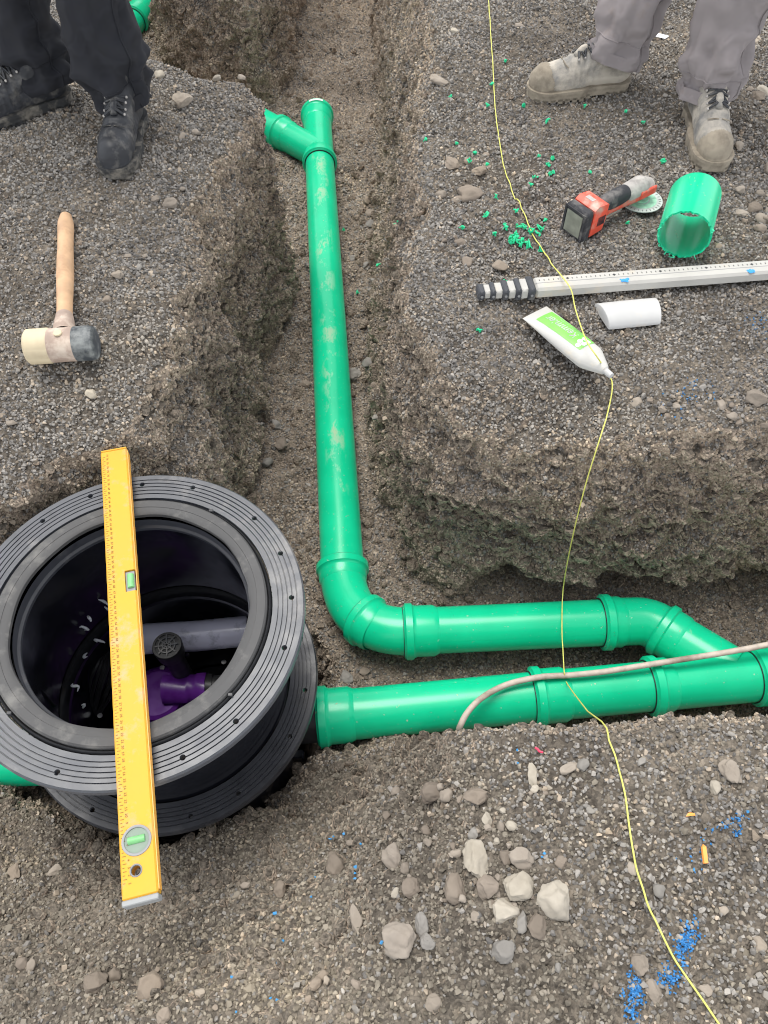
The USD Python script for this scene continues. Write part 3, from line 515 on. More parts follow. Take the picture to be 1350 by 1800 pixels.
t.part('end_cap', box(at2(ll + .004, 0, -th / 2), (.008, lw + .001, th + .001), RL, .0015), 'level_end')
t.part('end_cap', box(at2(-.002, 0, -th / 2), (.004, lw - .001, th - .001), RL, .001), 'level_yellow')
h = t.part('vial_frame', cat(box(at2(av, sgn * (lw / 2 - .010), -.0065), (.0405, .016, .006), RL, .001)), 'level_grey')
t.part('vial', sweep([at2(av - .013, sgn * (lw / 2 - .009), -.0035), at2(av + .013, sgn * (lw / 2 - .009), -.0035)], .0058, 20), 'vial_green', parent=h)
h = t.part('plumb_vial_frame', cat(lathe([(-.008, .0), (-.002, .0172), (.0012, .0172), (.0016, .0185), (.0016, .0205), (.0002, .021)], at2(ar, br), n=48)), 'level_grey')
t.part('dial', disc(at2(ar, br, -.0015), .0172, .0012), 'vial_pale', parent=h)
t.part('vial', sweep([at2(ar - .001, br - .0115, .0), at2(ar - .001, br + .0115, .0)], .0052, 20), 'vial_green', parent=h)
t.part('hanging_ring', lathe([(-.004, .0066), (.0008, .0068), (.0012, .0078), (.0003, .0088)], at2(ah, bh), n=28), 'level_grey')
tk = [box(at2(.015 + .005 * k, -sgn * (lw / 2 - (.0045 if k % 2 else .006)), .0003), (.0006, .003 if k % 2 else .005, .0006), RL) for k in range(int((ll - .03) / .005))]
t.part('scale_marks', cat(*tk), 'ink', False)
nums = []
for k in range(1, int(ll * 100) - 1):
    m = meshkit.text_mesh(str(k), .0034, .0004); v, f = arr(m); v = v - [v[:, 0].mean(), 0, 0]
    q = np.stack([v[:, 1] * 0 + 0, v[:, 0] * 0, v[:, 2]], 1); q[:, 0] = -v[:, 0]; q[:, 1] = v[:, 1]
    nums.append(((at2(ll - .01 * k - .01, 0, .0002) + q[:, :1] * -ax + (-sgn * (lw / 2 - .0105) + sgn * q[:, 1:2]) * sd + q[:, 2:] * A3(0, 0, 1)), f))
t.part('scale_numbers', cat(*nums), 'ink', False)

# ------------------------------------------------------------------ rubber mallet
a, b = G(50, 613, .038), G(171, 605, .038); zb = gz(*((a + b) / 2)[:2]); a[2] = b[2] = zb + .032; d = unit(b - a); ln = np.linalg.norm(b - a); r = .033
t = Thing('mallet', 'rubber mallet with wooden handle lying on the left mound', 'mallet', (a + b) / 2 - A3(0, 0, .033))
hd = t.part('head', lathe([(.045, 0), (.045, r), (ln * .70, r), (ln * .70, 0)], a, d, 40), 'mallet_band')
t.part('pale_face', lathe([(0, 0), (0, r * .9), (.004, r * 1.03), (.042, r * 1.04), (.046, r * .99)], a, d, 40), 'mallet_pale', parent=hd)
t.part('black_face', lathe([(ln * .70, r * 1.01), (ln * .705, r * 1.02), (ln - .012, r * 1.02), (ln - .003, r * .95), (ln, r * .8), (ln, 0)], a, d, 40), 'mallet_black', parent=hd)
hb = a + d * ln * .53; he = G(126, 407, .0); he[2] = gz(he[0], he[1]) + .016; hdv = unit(he - hb); hl = np.linalg.norm(he - hb)
t.part('collar', lathe([(.028, .0225), (.05, .021), (.085, .0165), (.087, .0)], hb, hdv, 24), 'mallet_band')
t.part('handle', sweep([hb + hdv * x for x in np.linspace(.08, hl, 14)], [.0155, .0155, .0158, .0165, .0172, .0176, .0176, .0172, .0168, .0166, .0168, .0174, .0170, .0125], 24), 'wood')
t.part('rivet', disc(hb + A3(0, -.004, r * .96), .008, .004), 'mallet_pale')

# ------------------------------------------------------------------ angle grinder
a, b = G(1008, 397, .04), G(1124, 336, .045); zb = gz(*a[:2]); ux = unit((b - a) * (1, 1, 0)); RG = np.stack([ux, np.cross(A3(0, 0, 1), ux), A3(0, 0, 1)], 1); gl = np.linalg.norm((b - a)[:2]) + .035
g0 = A3(a[0], a[1], zb - .002); K = gl / .285
W = lambda m: moved(((arr(m)[0] * K), arr(m)[1]), g0, RG)
def rbox(c, s, bv=.006): return box(c, s, None, bv)
t = Thing('angle_grinder', 'red and black cordless angle grinder lying on gravel beside the green offcut', 'angle grinder', g0)
h = t.part('battery', W(rbox((.012, 0, .044), (.030, .078, .086), .007)), 'tool_black')
t.part('battery_label', W(box((-.0040, 0, .043), (.0016, .055, .06))), 'tool_label', parent=h)
t.part('battery_rim', W(cat(box((-.004, .0335, .044), (.003, .006, .078)), box((-.004, -.0335, .044), (.003, .006, .078)), box((-.004, 0, .08), (.003, .06, .005)))), 'tool_black', parent=h)
hs = hullpts([(x, sy * y, z) for x, y, z in [(.028, .036, .008), (.028, .036, .084), (.04, .036, .092), (.075, .036, .088), (.092, .026, .075), (.092, .026, .03), (.075, .035, .012), (.062, .030, .094)] for sy in (-1, 1)])
t.part('motor_housing', W(hs), 'tool_red', 30)
for k in range(6): t.part('vent_slot', W(box((.05 + .0045 * k, -.0362, .045), (.0018, .002, .026))), 'tool_black')
t.part('label_plate', W(box((.052, .004, .0925), (.02, .026, .002), Rotation.from_euler('y', 2, degrees=True).as_matrix())), 'tool_dusty')
t.part('lower_shell', W(sweep([(.085, 0, .044), (.12, 0, .042), (.16, 0, .043), (.20, 0, .046), (.225, 0, .048)], [.023, .020, .021, .026, .028], 24)), 'tool_red')
t.part('grip', W(sweep([(.088, 0, .055), (.11, 0, .057), (.15, 0, .058), (.18, 0, .059), (.19, 0, .058)], [.019, .0225, .0235, .0225, .017], 24)), 'tool_black')
gh = melt(joints([((.19, 0, .055), .026), ((.235, 0, .056), .029), ((.268, 0, .048), .022), ((.25, 0, .03), .018)]), .006, 8)
t.part('gear_head', W(gh), 'tool_dusty', True)
t.part('side_panel', W(cat(rbox((.245, -.027, .05), (.06, .008, .024), .003), rbox((.245, .027, .05), (.06, .008, .024), .003))), 'tool_red')
t.part('paddle_switch', W(rbox((.135, -.004, .021), (.08, .016, .008), .003)), 'tool_dusty')
h = t.part('cutting_disc', W(lathe([(0, .006), (0, .058), (.0025, .058), (.0025, .006)], (.254, -.006, .012), n=48)), 'disc_grey', 30)
t.part('disc_flange', W(disc((.254, -.006, .0145), .02, .006)), 'disc_green', parent=h)
t.part('disc_print', W(cat(*[box((.254 + .051 * math.cos(q), -.006 + .051 * math.sin(q), .0148), (.006, .0014, .0006), Rotation.from_euler('z', q).as_matrix()) for q in np.linspace(0, 2 * np.pi, 30, endpoint=False)])), 'ink_black', parent=h)
t.part('dust_film', W(cat(*[lathe([(0, .024), (0, .042)], (.254, -.006, .0149), n=24)])), 'disc_green', parent=h)
t.part('guard', W(lathe([(.022, .02), (.022, .05), (.012, .051)], (.254, -.006, .008), n=40)[0:2]), 'tool_dusty') if 0 else None

# ------------------------------------------------------------------ green offcut with ragged cut
a, b = G(1203, 410, .05), G(1222, 343, .055); zb = max(gz(*(a + (b - a) * q)[:2], .03) for q in (0, .25, .5, .75, 1)); a, b = G(1203, 413, zb + .057), G(1221, 346, zb + .057); d = unit(b - a); b = b + d * .004; ln = np.linalg.norm(b - a); rg = np.random.default_rng(8); jag = rg.normal(0, .0018, 72)
t = Thing('pipe_offcut', 'short green pipe offcut with ragged sawn end standing on its side', 'pipe offcut', (a + b) / 2 - A3(0, 0, .055))
Fo = frame(d); an = np.linspace(0, 2 * np.pi, 72, endpoint=False)
ring = lambda h, r, j=0: a + np.outer(np.broadcast_to(h, 72) + j * jag, d) + r * (np.cos(an)[:, None] * Fo[:, 0] + np.sin(an)[:, None] * Fo[:, 1])
t.part('tube', loft([ring(.0, .0515, 1), ring(.0, .0552, 1), ring(.006, .055), ring(ln, .055), ring(ln, .0515), ring(.006, .0515), ring(0, .0515, 1)], False), 'green_plastic', 30)
for k in range(16):
    q = rg.uniform(0, 2 * np.pi); c = a + .0545 * (math.cos(q) * Fo[:, 0] + math.sin(q) * Fo[:, 1]); P = [c, c - d * rg.uniform(.001, .004) + rg.normal(0, .002, 3), c - d * rg.uniform(.002, .006) + rg.normal(0, .004, 3)]
    t.part('burr', sweep(catmull(P, 3), np.linspace(.002, .0006, 7), 5), 'green_cut_edge')

# ------------------------------------------------------------------ levelling staff
a, b = G(838, 523, .012), G(1350, 484, .012); b = a + (b - a) * 1.6; d = unit((b - a) * (1, 1, 0)); zb = max(gz(*(a + (b - a) * s)[:2]) for s in (.05, .2, .35, .5)); RT = np.stack([d, np.cross(A3(0, 0, 1), d), A3(0, 0, 1)], 1)
al = lambda u, v: (G(u, v, .012) - a) @ d
s0 = A3(a[0], a[1], zb + .012)
t = Thing('levelling_staff', 'white telescopic levelling staff with black section caps lying on the right bank', 'levelling staff', s0 + d * .3 - A3(0, 0, .014))
def seg(x0, x1, w, h, bv=.004): return box(s0 + d * ((x0 + x1) / 2), (x1 - x0, w, h), RT, bv)
st_ = [al(u, 522) for u in (837, 850, 858, 869, 879, 892, 902, 914, 924, 938)]
for k in range(9):
    w = .027 + .0018 * k; blk = k % 2 == 0
    h = t.part('section_cap' if blk else 'section', seg(st_[k] + (0 if blk else -.004), st_[k + 1] + (0 if blk else .004), w + (.006 if blk else 0), .018 + .001 * k + (.004 if blk else 0)), 'staff_black' if blk else 'staff_white')
    if blk: t.part('rivet', lathe([(0, 0), (0, .003), (.0015, .0025), (.0015, 0)], s0 + d * (st_[k] + st_[k + 1]) / 2 - RT[:, 1] * (w / 2 + .003), -RT[:, 1], 10), 'level_grey', parent=h)
m = t.part('main_section', cat(seg(st_[9], np.linalg.norm(b - a), .042, .026, .005)), 'staff_white', 30)
mk = []
for k in range(int((np.linalg.norm(b - a) - st_[9]) / .01)):
    x = st_[9] + .012 + .01 * k; c = s0 + d * x + A3(0, 0, .0131) + RT[:, 1] * .007
    if k % 10 == 6: mk += [box(c, (.0052, .0052, .0004), RT @ Rotation.from_euler('z', 45, degrees=True).as_matrix())]
    else: mk += [box(c + RT[:, 1] * .0, (.0016, .0042, .0004), RT)]
t.part('scale_marks', cat(*mk), 'ink_black', False, parent=m)
t.part('rail_groove', box(s0 + d * (st_[9] + .5) + A3(0, 0, .0131) - RT[:, 1] * .0015, (1.0, .0012, .0004), RT), 'level_grey', False, parent=m)
for u in (1098, 1325): q = al(u, 518); t.part('paint_spot', cat(*[disc(s0 + d * (q + rng.normal(0, .006)) + A3(0, 0, .0131) - RT[:, 1] * (.013 + rng.normal(0, .0025)), rng.uniform(.0012, .0042), .0003 + .00006 * z, n=9) for z in range(16)]), 'paint_blue', parent=m)

# ------------------------------------------------------------------ lubricant tube with its printed label
a, b = G(941, 545, .012), G(1076, 658, .016); zb = max(gz(*(a + (b - a) * q)[:2], .03) for q in (0, .15, .3, .5, .7)); a[2] = zb + .012; b[2] = zb + .018; d = unit(b - a); ln = np.linalg.norm(b - a); Fu = np.stack([d, unit(np.cross(A3(0, 0, 1), d)), np.cross(d, unit(np.cross(A3(0, 0, 1), d)))], 1)
tw = np.array([[0, .033, .0015], [.04, .033, .004], [.2, .033, .011], [.4, .033, .0165], [.6, .032, .019], [.72, .031, .02], [.76, .028, .0195], [.9, .012, .011], [.925, .0085, .0085], [.93, .0065, .0065], [1., .006, .006]])
def tubeS(s, q, lift=0.0):
    w, h = np.interp(s, tw[:, 0], tw[:, 1]) + lift, np.interp(s, tw[:, 0], tw[:, 2]) + lift
    return a + np.outer(s * ln, Fu[:, 0]) + np.outer(w * np.cos(q), Fu[:, 1]) + np.outer(h * np.sin(q), Fu[:, 2])
t = Thing('lubricant_tube', 'white squeeze tube with green printed label lying in front of the staff', 'tube', (a + b) / 2 - A3(0, 0, .014))
an = np.linspace(0, 2 * np.pi, 40, endpoint=False)
ss = np.r_[0, .02, .04, .1, .2, .3, .4, .5, .6, .68, .72, .76, .83, .9, .92]
t.part('body', loft([tubeS(np.full(40, s), an) for s in ss]), 'tube_white', 35); t.part('nozzle', loft([tubeS(np.full(40, s), an) for s in (.915, .93, .98, 1.0)]), 'cap_white', 35)
s1, s2, q1, q2 = .10, .66, .68, 2.1
gs_, gq_ = np.linspace(s1, s2, 24), np.linspace(q1, q2, 14); SS, QQ = np.meshgrid(gs_, gq_, indexing='ij'); vv = tubeS(SS.ravel(), QQ.ravel(), .0006); i, j = np.meshgrid(np.arange(23), np.arange(13), indexing='ij'); k0 = (i * 14 + j).ravel()
lab = t.part('label', (vv, np.stack([k0, k0 + 14, k0 + 15, k0 + 1], 1)), 'tube_green', True)
def onlabel(mesh, ss0, qq0, sc):
    'print on the tube: x runs towards the crimped end, y towards smaller angle'
    v, f = arr(mesh); v = v[:, :2] * sc; f = f
    rad = .029; return tubeS(ss0 - v[:, 0] / ln, qq0 - v[:, 1] / rad * -1 * LY, .0009), f
LY = 1
txt = meshkit.text_mesh('Kemmler', .0148, .0003, bold=True); vt, ft = arr(txt)
keep = np.unique(ft[(np.abs(np.cross(vt[ft[:, 1]] - vt[ft[:, 0]], vt[ft[:, 2]] - vt[ft[:, 0]])[:, 2]) > 1e-12)].ravel())
t.part('lettering', onlabel(txt, s2 - .135, 1.22, 1.0), 'print_white', False, parent=lab)
sub = meshkit.text_mesh('BAUSTOFFE · FLIESEN', .0042, .0003); t.part('small_lettering', onlabel(sub, s2 - .135, .92, 1.0), 'print_white', False, parent=lab)
em = []
for cx, cy in ((0, 0), (.0042, 0), (0, .0042), (.0042, .0042), (.0021, .0078)):
    em.append((np.array([[cx - .0019, cy - .0012, 0], [cx, cy - .0022, 0], [cx + .0019, cy - .0012, 0], [cx + .0019, cy + .001, 0], [cx, cy + .002, 0], [cx - .0019, cy + .001, 0]]), np.array([[0, 1, 2], [0, 2, 3], [0, 3, 4], [0, 4, 5]])))
t.part('emblem', onlabel(cat(*em), s2 - .03, 1.2, 2.6), 'print_white', False, parent=lab)

# ------------------------------------------------------------------ white half shell
a, b = G(1057, 556, 0), G(1155, 546, 0); zb = gz(*((a + b) / 2)[:2]); d = unit((b - a) * (1, 1, 0)); ln = np.linalg.norm(b - a); sdv = np.cross(A3(0, 0, 1), d); an = np.linspace(-.08, math.pi + .08, 26)
rows = []
for h, r, sk in ((.0, .0345, -.005), (.0015, .036, -.005), (.012, .0365, 0), (ln * .5, .0368, 0), (ln - .002, .036, .004), (ln, .0345, .004)):
    rows.append(A3(a[0], a[1], zb + .001) + np.outer(np.full(26, h) + sk * np.cos(an), d) + r * (np.outer(np.cos(an), sdv) + np.outer(np.clip(np.sin(an), 0, 1) * .66, A3(0, 0, 1))))
single('plastic_half_shell', loft(rows), 'cap_white', 'white plastic half shell lying on gravel below the levelling staff', 'plastic shell')
# ------------------------------------------------------------------ the two workers
def boot_meshes():
    'work boot, heel at x = 0, toe towards +x, sole on z = 0'
    up = joints([((.045, 0, .055), .040), ((.10, .0, .058), .040), ((.165, -.002, .054), .043), ((.215, -.003, .048), .047), ((.255, -.002, .046), .042)]) \
       + joints([((.045, 0, .055), .040), ((.055, 0, .10), .042), ((.058, 0, .15), .043)]) + joints([((.06, 0, .12), .042), ((.12, 0, .088), .038), ((.175, 0, .066), .040)])
    up = up.trim_by_plane((0, 0, 1), .018); v, f = melt(up, .006, 8)
    nn = vnormals(v, f); cr = np.exp(-((v[:, 0] - .16) / .05) ** 2); v = v + nn * ((meshkit.noise(v * 38, 3) - .5) * .006 + np.sin(v[:, 0] * 330 + 4 * meshkit.noise(v * 30, 4)) * .0016 * cr * (v[:, 2] > .04))[:, None]
    outline = sg.MultiPoint([(.045, 0)]).buffer(.0435).union(sg.LineString([(.045, 0), (.16, -.001)]).buffer(.040)).union(sg.LineString([(.17, -.002), (.248, -.002)]).buffer(.0535)).buffer(.015).buffer(-.015)
    sole = moved(trimesh.creation.extrude_polygon(outline, .017, engine='earcut'), (0, 0, .007)); rand = moved(trimesh.creation.extrude_polygon(outline.buffer(.0022), .008, engine='earcut'), (0, 0, .024))
    cl = []
    for x in np.r_[np.linspace(.015, .075, 4), np.linspace(.135, .285, 8)]:
        for y in (-1, 1): 
            c = sg.box(x - .007, min(y * .004, y * .06), x + .007, max(y * .004, y * .06)).intersection(outline)
            if not c.is_empty and c.geom_type == 'Polygon': cl.append(moved(trimesh.creation.extrude_polygon(c, .013, engine='earcut'), (0, 0, 0)))
    tv = v.copy(); fc_ = tv[f].mean(1); cap = (fc_[:, 0] > .243 - .25 * (.05 - fc_[:, 2]) + .1 * (fc_[:, 2] < .05) * 0) ; c = np.array([.235, -.002, .045]); tv = tv + unit_rows(tv - c) * .0028
    lace, eye = [], []
    tree = cKDTree(v)
    def surf(x, y, lift):
        k = np.where((np.abs(v[:, 0] - x) < .007) & (np.abs(v[:, 1] - y) < .008) & (v[:, 2] < .12))[0]; return A3(x, y, (v[k, 2].max() if len(k) else .09) + lift)
    xs = np.linspace(.126, .178, 4)
    for i, x in enumerate(xs):
        P = [surf(x, -.026, .001), surf(x - .004, 0, .006), surf(x, .026, .001)]; lace.append(sweep(catmull(P, 5), .0026, 7))
        for y in (-1, 1): eye.append(ball(surf(x, y * .028, .001), .0034, 1))
        if i: 
            for y in (-1, 1): lace.append(sweep(catmull([surf(xs[i - 1], y * .026, .002), surf((xs[i - 1] + x) / 2, 0, .008), surf(x, -y * .026, .002)], 5), .0024, 7))
    tong = sweep(catmull([surf(.125, 0, .0), surf(.15, 0, -.002), surf(.178, 0, -.004)], 5), .010, 12)
    seam = [sweep(catmull([surf(.205, y * .03, -.001), surf(.212, y * .02, .0005), surf(.214, y * .004, .0005)], 6), .0014, 6) for y in (-1, 1)]
    S_ = lambda m: (arr(m)[0] * (.95, .90, .95), arr(m)[1])
    return dict((k, S_(m)) for k, m in dict(upper=(v, f), toe_cap=(tv, f[cap]), sole=cat(sole, rand, *cl), lace=cat(*lace), tongue=tong, seam=cat(*seam)).items()) | dict(eyelet=[S_(m) for m in eye])
BOOT = boot_meshes(); SEAM = []
def trousers_leg(P, r, seed, n=56, m=70, hem=.006):
    'loose trouser leg down a centre line P (top to hem) with creases that bunch at the hem'
    P = catmull(P, 12); k = len(P); T = np.gradient(P, axis=0); T /= np.linalg.norm(T, axis=1, keepdims=True); r = np.interp(np.linspace(0, 1, k), np.linspace(0, 1, len(r)), r); rows = []
    L_ = np.r_[0, np.cumsum(np.linalg.norm(np.diff(P, axis=0), axis=1))]; st = np.linspace(0, L_[-1], m); P2 = np.stack([np.interp(st, L_, P[:, c]) for c in range(3)], 1); r2 = np.interp(st, L_, r); T2 = np.stack([np.interp(st, L_, T[:, c]) for c in range(3)], 1)
    an = np.linspace(0, 2 * np.pi, n, endpoint=False); sd = A3(1, 0, 0)
    for i in range(m):
        t = unit(T2[i]); a = unit(sd - t * (sd @ t)); b = np.cross(t, a); low = math.exp(-(L_[-1] - st[i]) / .11)
        q = np.stack([np.cos(an) * 1.3, np.sin(an) * 1.3, np.full(n, st[i] * 9.)], 1)
        rid = lambda a, sd_: np.clip(1 - 3.2 * np.abs(meshkit.noise(a, sd_) - .5), 0, 1) ** 2
        fold = (meshkit.noise(q + seed * 10, seed) - .5) * .04 + (rid(q * [1.1, 1.1, 1.5] + 7, seed + 3) - .3) * (.012 + .012 * low) - (rid(q * [1.6, 1.6, .8] + 17, seed + 4) - .3) * .012 + (meshkit.noise(q * [2.2, 2.2, 2.6] + 3, seed + 1) - .5) * (.022 + .022 * low)
        tw_ = np.sin(st[i] * 95 + 2.2 * np.cos(an - seed) + 3 * meshkit.noise(q * .8, seed + 2)) * .0085 * low
        rr = r2[i] + fold * (.55 + .5 * low) + tw_
        if i >= m - 3: rr = rr * 0 + r2[i] + (rr - r2[i]) * .5 + (.0015 if i == m - 3 else 0)
        rows.append(P2[i] + np.outer(rr * np.cos(an), a) + np.outer(rr * np.sin(an), b))
    SEAM.append((rows[m - 6], np.array([r_[k_] + (r_[k_] - r_.mean(0)) * .012 for r_, k_ in zip(rows, [6] * m)])))
    rows.append(rows[-1] - (rows[-1] - P2[-1]) * .06); rows.append(rows[-1] + A3(0, 0, .03)); return loft(rows, False)
def worker(label, feet, legs, radii, hip, cloth, bootm, solem, laces, seed, toem):
    c = np.mean([A3(q[0][0], q[0][1], 0) for q in feet], 0); c[2] = min(gz(*q[0][:2]) for q in feet)
    t = Thing('person', label, 'person', c)
    hl_, hr_ = hip; pel = (A3(*hl_) + A3(*hr_)) / 2; ac = unit((A3(*hr_) - A3(*hl_)) * (1, 1, 0)); fw = np.cross(A3(0, 0, 1), ac)
    up = lambda x, y, z: pel + ac * x + fw * y + A3(0, 0, z)
    ch = joints([(up(0, 0, .02), .12), (up(0, .0, .2), .115), (up(0, .01, .38), .13), (up(0, 0, .5), .075), (up(0, .02, .58), .052), (up(0, .04, .66), .07)]) + joints([(up(-.08, 0, 0), .095), (up(.08, 0, 0), .095)]) + joints([(up(-.17, 0, .45), .055), (up(.17, 0, .45), .055)])
    head = joints([(up(0, .05, .70), .078), (up(0, .045, .76), .082), (up(0, .075, .66), .05)]) + joints([(up(0, .125, .715), .010), (up(0, .138, .695), .012)]) + joints([(up(-.083, .04, .70), .012), (up(-.083, .035, .725), .014)]) + joints([(up(.083, .04, .70), .012), (up(.083, .035, .725), .014)])
    ch = ch + head
    for s in (-1, 1): ch = ch + joints([(up(.17 * s, 0, .45), .055), (up(.27 * s, -.03, .2), .043), (up(.17 * s, .06, .03), .034), (up(.13 * s, .09, -.05), .036)])
    for (fp, ang), lg, hp in zip(feet, legs, hip):
        ch = ch + joints([(A3(*hp), .09), (A3(*lg[1]), .052), (A3(*lg[2]), .04), (A3(*lg[-1]) + A3(0, 0, .02), .032)])
    t.part('body', melt(ch, .03, 6), 'skin', True)
    hips = lathe([(-.14, .13), (-.05, .165), (.06, .16), (.10, .155)], pel, (0, 0, 1), 40)
    t.part('trousers', cat(hips, *[trousers_leg([A3(*q) for q in lg], radii, seed + 5 * i) for i, lg in enumerate(legs)]), cloth, True)
    for hem_, side_ in SEAM: t.part('hem_seam', sweep(np.vstack([hem_, hem_[:1]]) + 0, .0016, 6, False), cloth); t.part('side_seam', sweep(side_, .0022, 6), cloth)
    SEAM.clear()
    jk = cat(lathe([(.06, .172), (.2, .165), (.36, .175), (.46, .15), (.53, .08), (.56, .066)], pel, (0, 0, 1), 40), *[sweep([up(.15 * s, 0, .46), up(.2 * s, 0, .42), up(.275 * s, -.03, .2), up(.19 * s, .05, .06)], [.07, .075, .06, .055], 20) for s in (-1, 1)])
    t.part('jacket', jk, cloth, True)
    t.part('hair', ball(up(0, .03, .765), .094, 3, (1, 1, .8)), 'hair_brown', True)
    t.part('eye', ball(up(-.032, .122, .73), .012), 'print_white'); t.part('eye', ball(up(.032, .122, .73), .012), 'print_white')
    t.part('mouth', sweep([up(-.025, .123, .655), up(0, .128, .652), up(.025, .123, .655)], .005, 8), 'red_scrap')
    for fp, ang in feet:
        R = Rotation.from_euler('z', ang, degrees=True).as_matrix(); o = A3(fp[0], fp[1], np.mean([gz(fp[0] + R[0, 0] * x, fp[1] + R[1, 0] * x) for x in (.04, .15, .25)]) - .005)
        pl = lambda k: moved(BOOT[k], o, R)
        b = t.part('boot', pl('upper'), bootm, True)
        t.part('toe_cap', pl('toe_cap'), toem, True, parent=b); t.part('sole', pl('sole'), solem, 30, parent=b); t.part('lace', pl('lace'), laces, True, parent=b); [t.part('eyelet', moved(e, o, R), 'tool_dusty', True, parent=b) for e in BOOT['eyelet']]
        t.part('tongue', pl('tongue'), bootm, True, parent=b); t.part('toe_seam', pl('seam'), solem, True, parent=b)
    return t
worker('person in dusty black work trousers and black boots standing on the left mound',
    [((-.645, 1.975), -89), ((-.824, 2.05), -143)], [[(-.66, 2.02, .86), (-.672, 1.975, .48), (-.665, 1.94, .2), (-.648, 1.93, .075)], [(-.88, 2.10, .86), (-.885, 2.07, .48), (-.89, 2.04, .2), (-.86, 2.02, .07)]],
    [.1, .084, .079, .079, .073], [(-.66, 2.02, .90), (-.88, 2.1, .90)], 'cloth_black', 'boot_black', 'sole_black', 'boot_black', 3, 'boot_black')
worker('person in grey lilac work trousers and dusty grey boots standing on the right bank',
    [((.665, 2.14), 192), ((.815, 2.01), -93)], [[(.70, 2.2, .86), (.66, 2.17, .48), (.625, 2.14, .2), (.598, 2.125, .085)], [(.86, 2.06, .86), (.835, 2.0, .48), (.812, 1.965, .2), (.808, 1.955, .08)]],
    [.1, .087, .078, .076, .072], [(.70, 2.2, .90), (.87, 2.07, .90)], 'cloth_grey', 'boot_dusty', 'sole_dusty', 'boot_black', 11, 'sole_dusty')

# ------------------------------------------------------------------ string line and cable
def drape(P, lift): return [A3(p[0], p[1], max(p[2], gz(p[0], p[1], .01) + lift)) for p in catmull(P, 8)]
sp1 = [on(u, v) for u, v in [(852, -60), (858, 0), (866, 110), (871, 200), (884, 290), (905, 350), (935, 410), (965, 458)]]
sp2 = [A3(*G(988, 486, .05)), A3(*G(1004, 510, .05)), A3(*G(1012, 545, .045)), A3(*G(1030, 597, .052)), A3(*G(1050, 628, .045)), on(1071, 658)]
sp3 = [on(1075, 690), G(1066, 735, -.03), GY(1050, 785, .93), GY(1030, 850, .90), GY(1012, 920, .875), GY(998, 985, .86), GY(990, 1035, .845)]
sp4 = [G(988, 1075, -.499), G(988, 1115, -.50), G(990, 1150, -.485), G(992, 1182, -.458), G(999, 1205, -.455)]
sp5 = [on(u, v) for u, v in [(1066, 1296), (1078, 1322), (1090, 1365), (1102, 1430), (1112, 1500), (1128, 1560), (1143, 1605), (1168, 1655), (1200, 1710), (1235, 1760), (1262, 1800), (1300, 1860)]]
def tubeclear(P): return P
path = np.vstack([drape(sp1 + sp2, .0035)[:-1], drape([sp2[-1]] + sp3[:2], .0035)[:-1], catmull([sp3[1]] + sp3[2:] + sp4 + [sp5[0] + A3(0, 0, .004)], 8)[:-1], drape(sp5, .0035)])
for _ in range(4):
    for q in path:
        if q[1] < .42: q[2] = max(q[2], gz(q[0], q[1]) + .003)
    k_ = path[:, 1] < .46; k_[[0, -1]] = False; sm_ = path.copy(); sm_[1:-1] = (path[:-2] + 2 * path[1:-1] + path[2:]) / 4; path[k_] = sm_[k_]
path = np.vstack([path[:1], path[1:][np.linalg.norm(np.diff(path, axis=0), axis=1) > 1e-4]])
single('string_line', sweep(path, .0013, 8), 'string_yellow', 'thin yellow mason string running from the far ground across both pipes', 'string', smooth=True)
cbP = [A3(.09, .485, -.66), G(800, 1296, -.52), G(808, 1278, -.462), G(822, 1252, -.448), G(848, 1226, -.455), G(892, 1203, -.466), G(950, 1190, -.466), G(1000, 1187, -.468), G(1060, 1181, -.466), G(1130, 1170, -.46), G(1200, 1159, -.455), G(1275, 1147, -.45), G(1350, 1133, -.44), G(1450, 1110, -.42), G(1600, 1080, -.42)]
single('cable', sweep(catmull(cbP, 8), .0064, 14), 'cable_tan', 'thick tan cable looping over the green chamber pipe', 'cable', smooth=True)

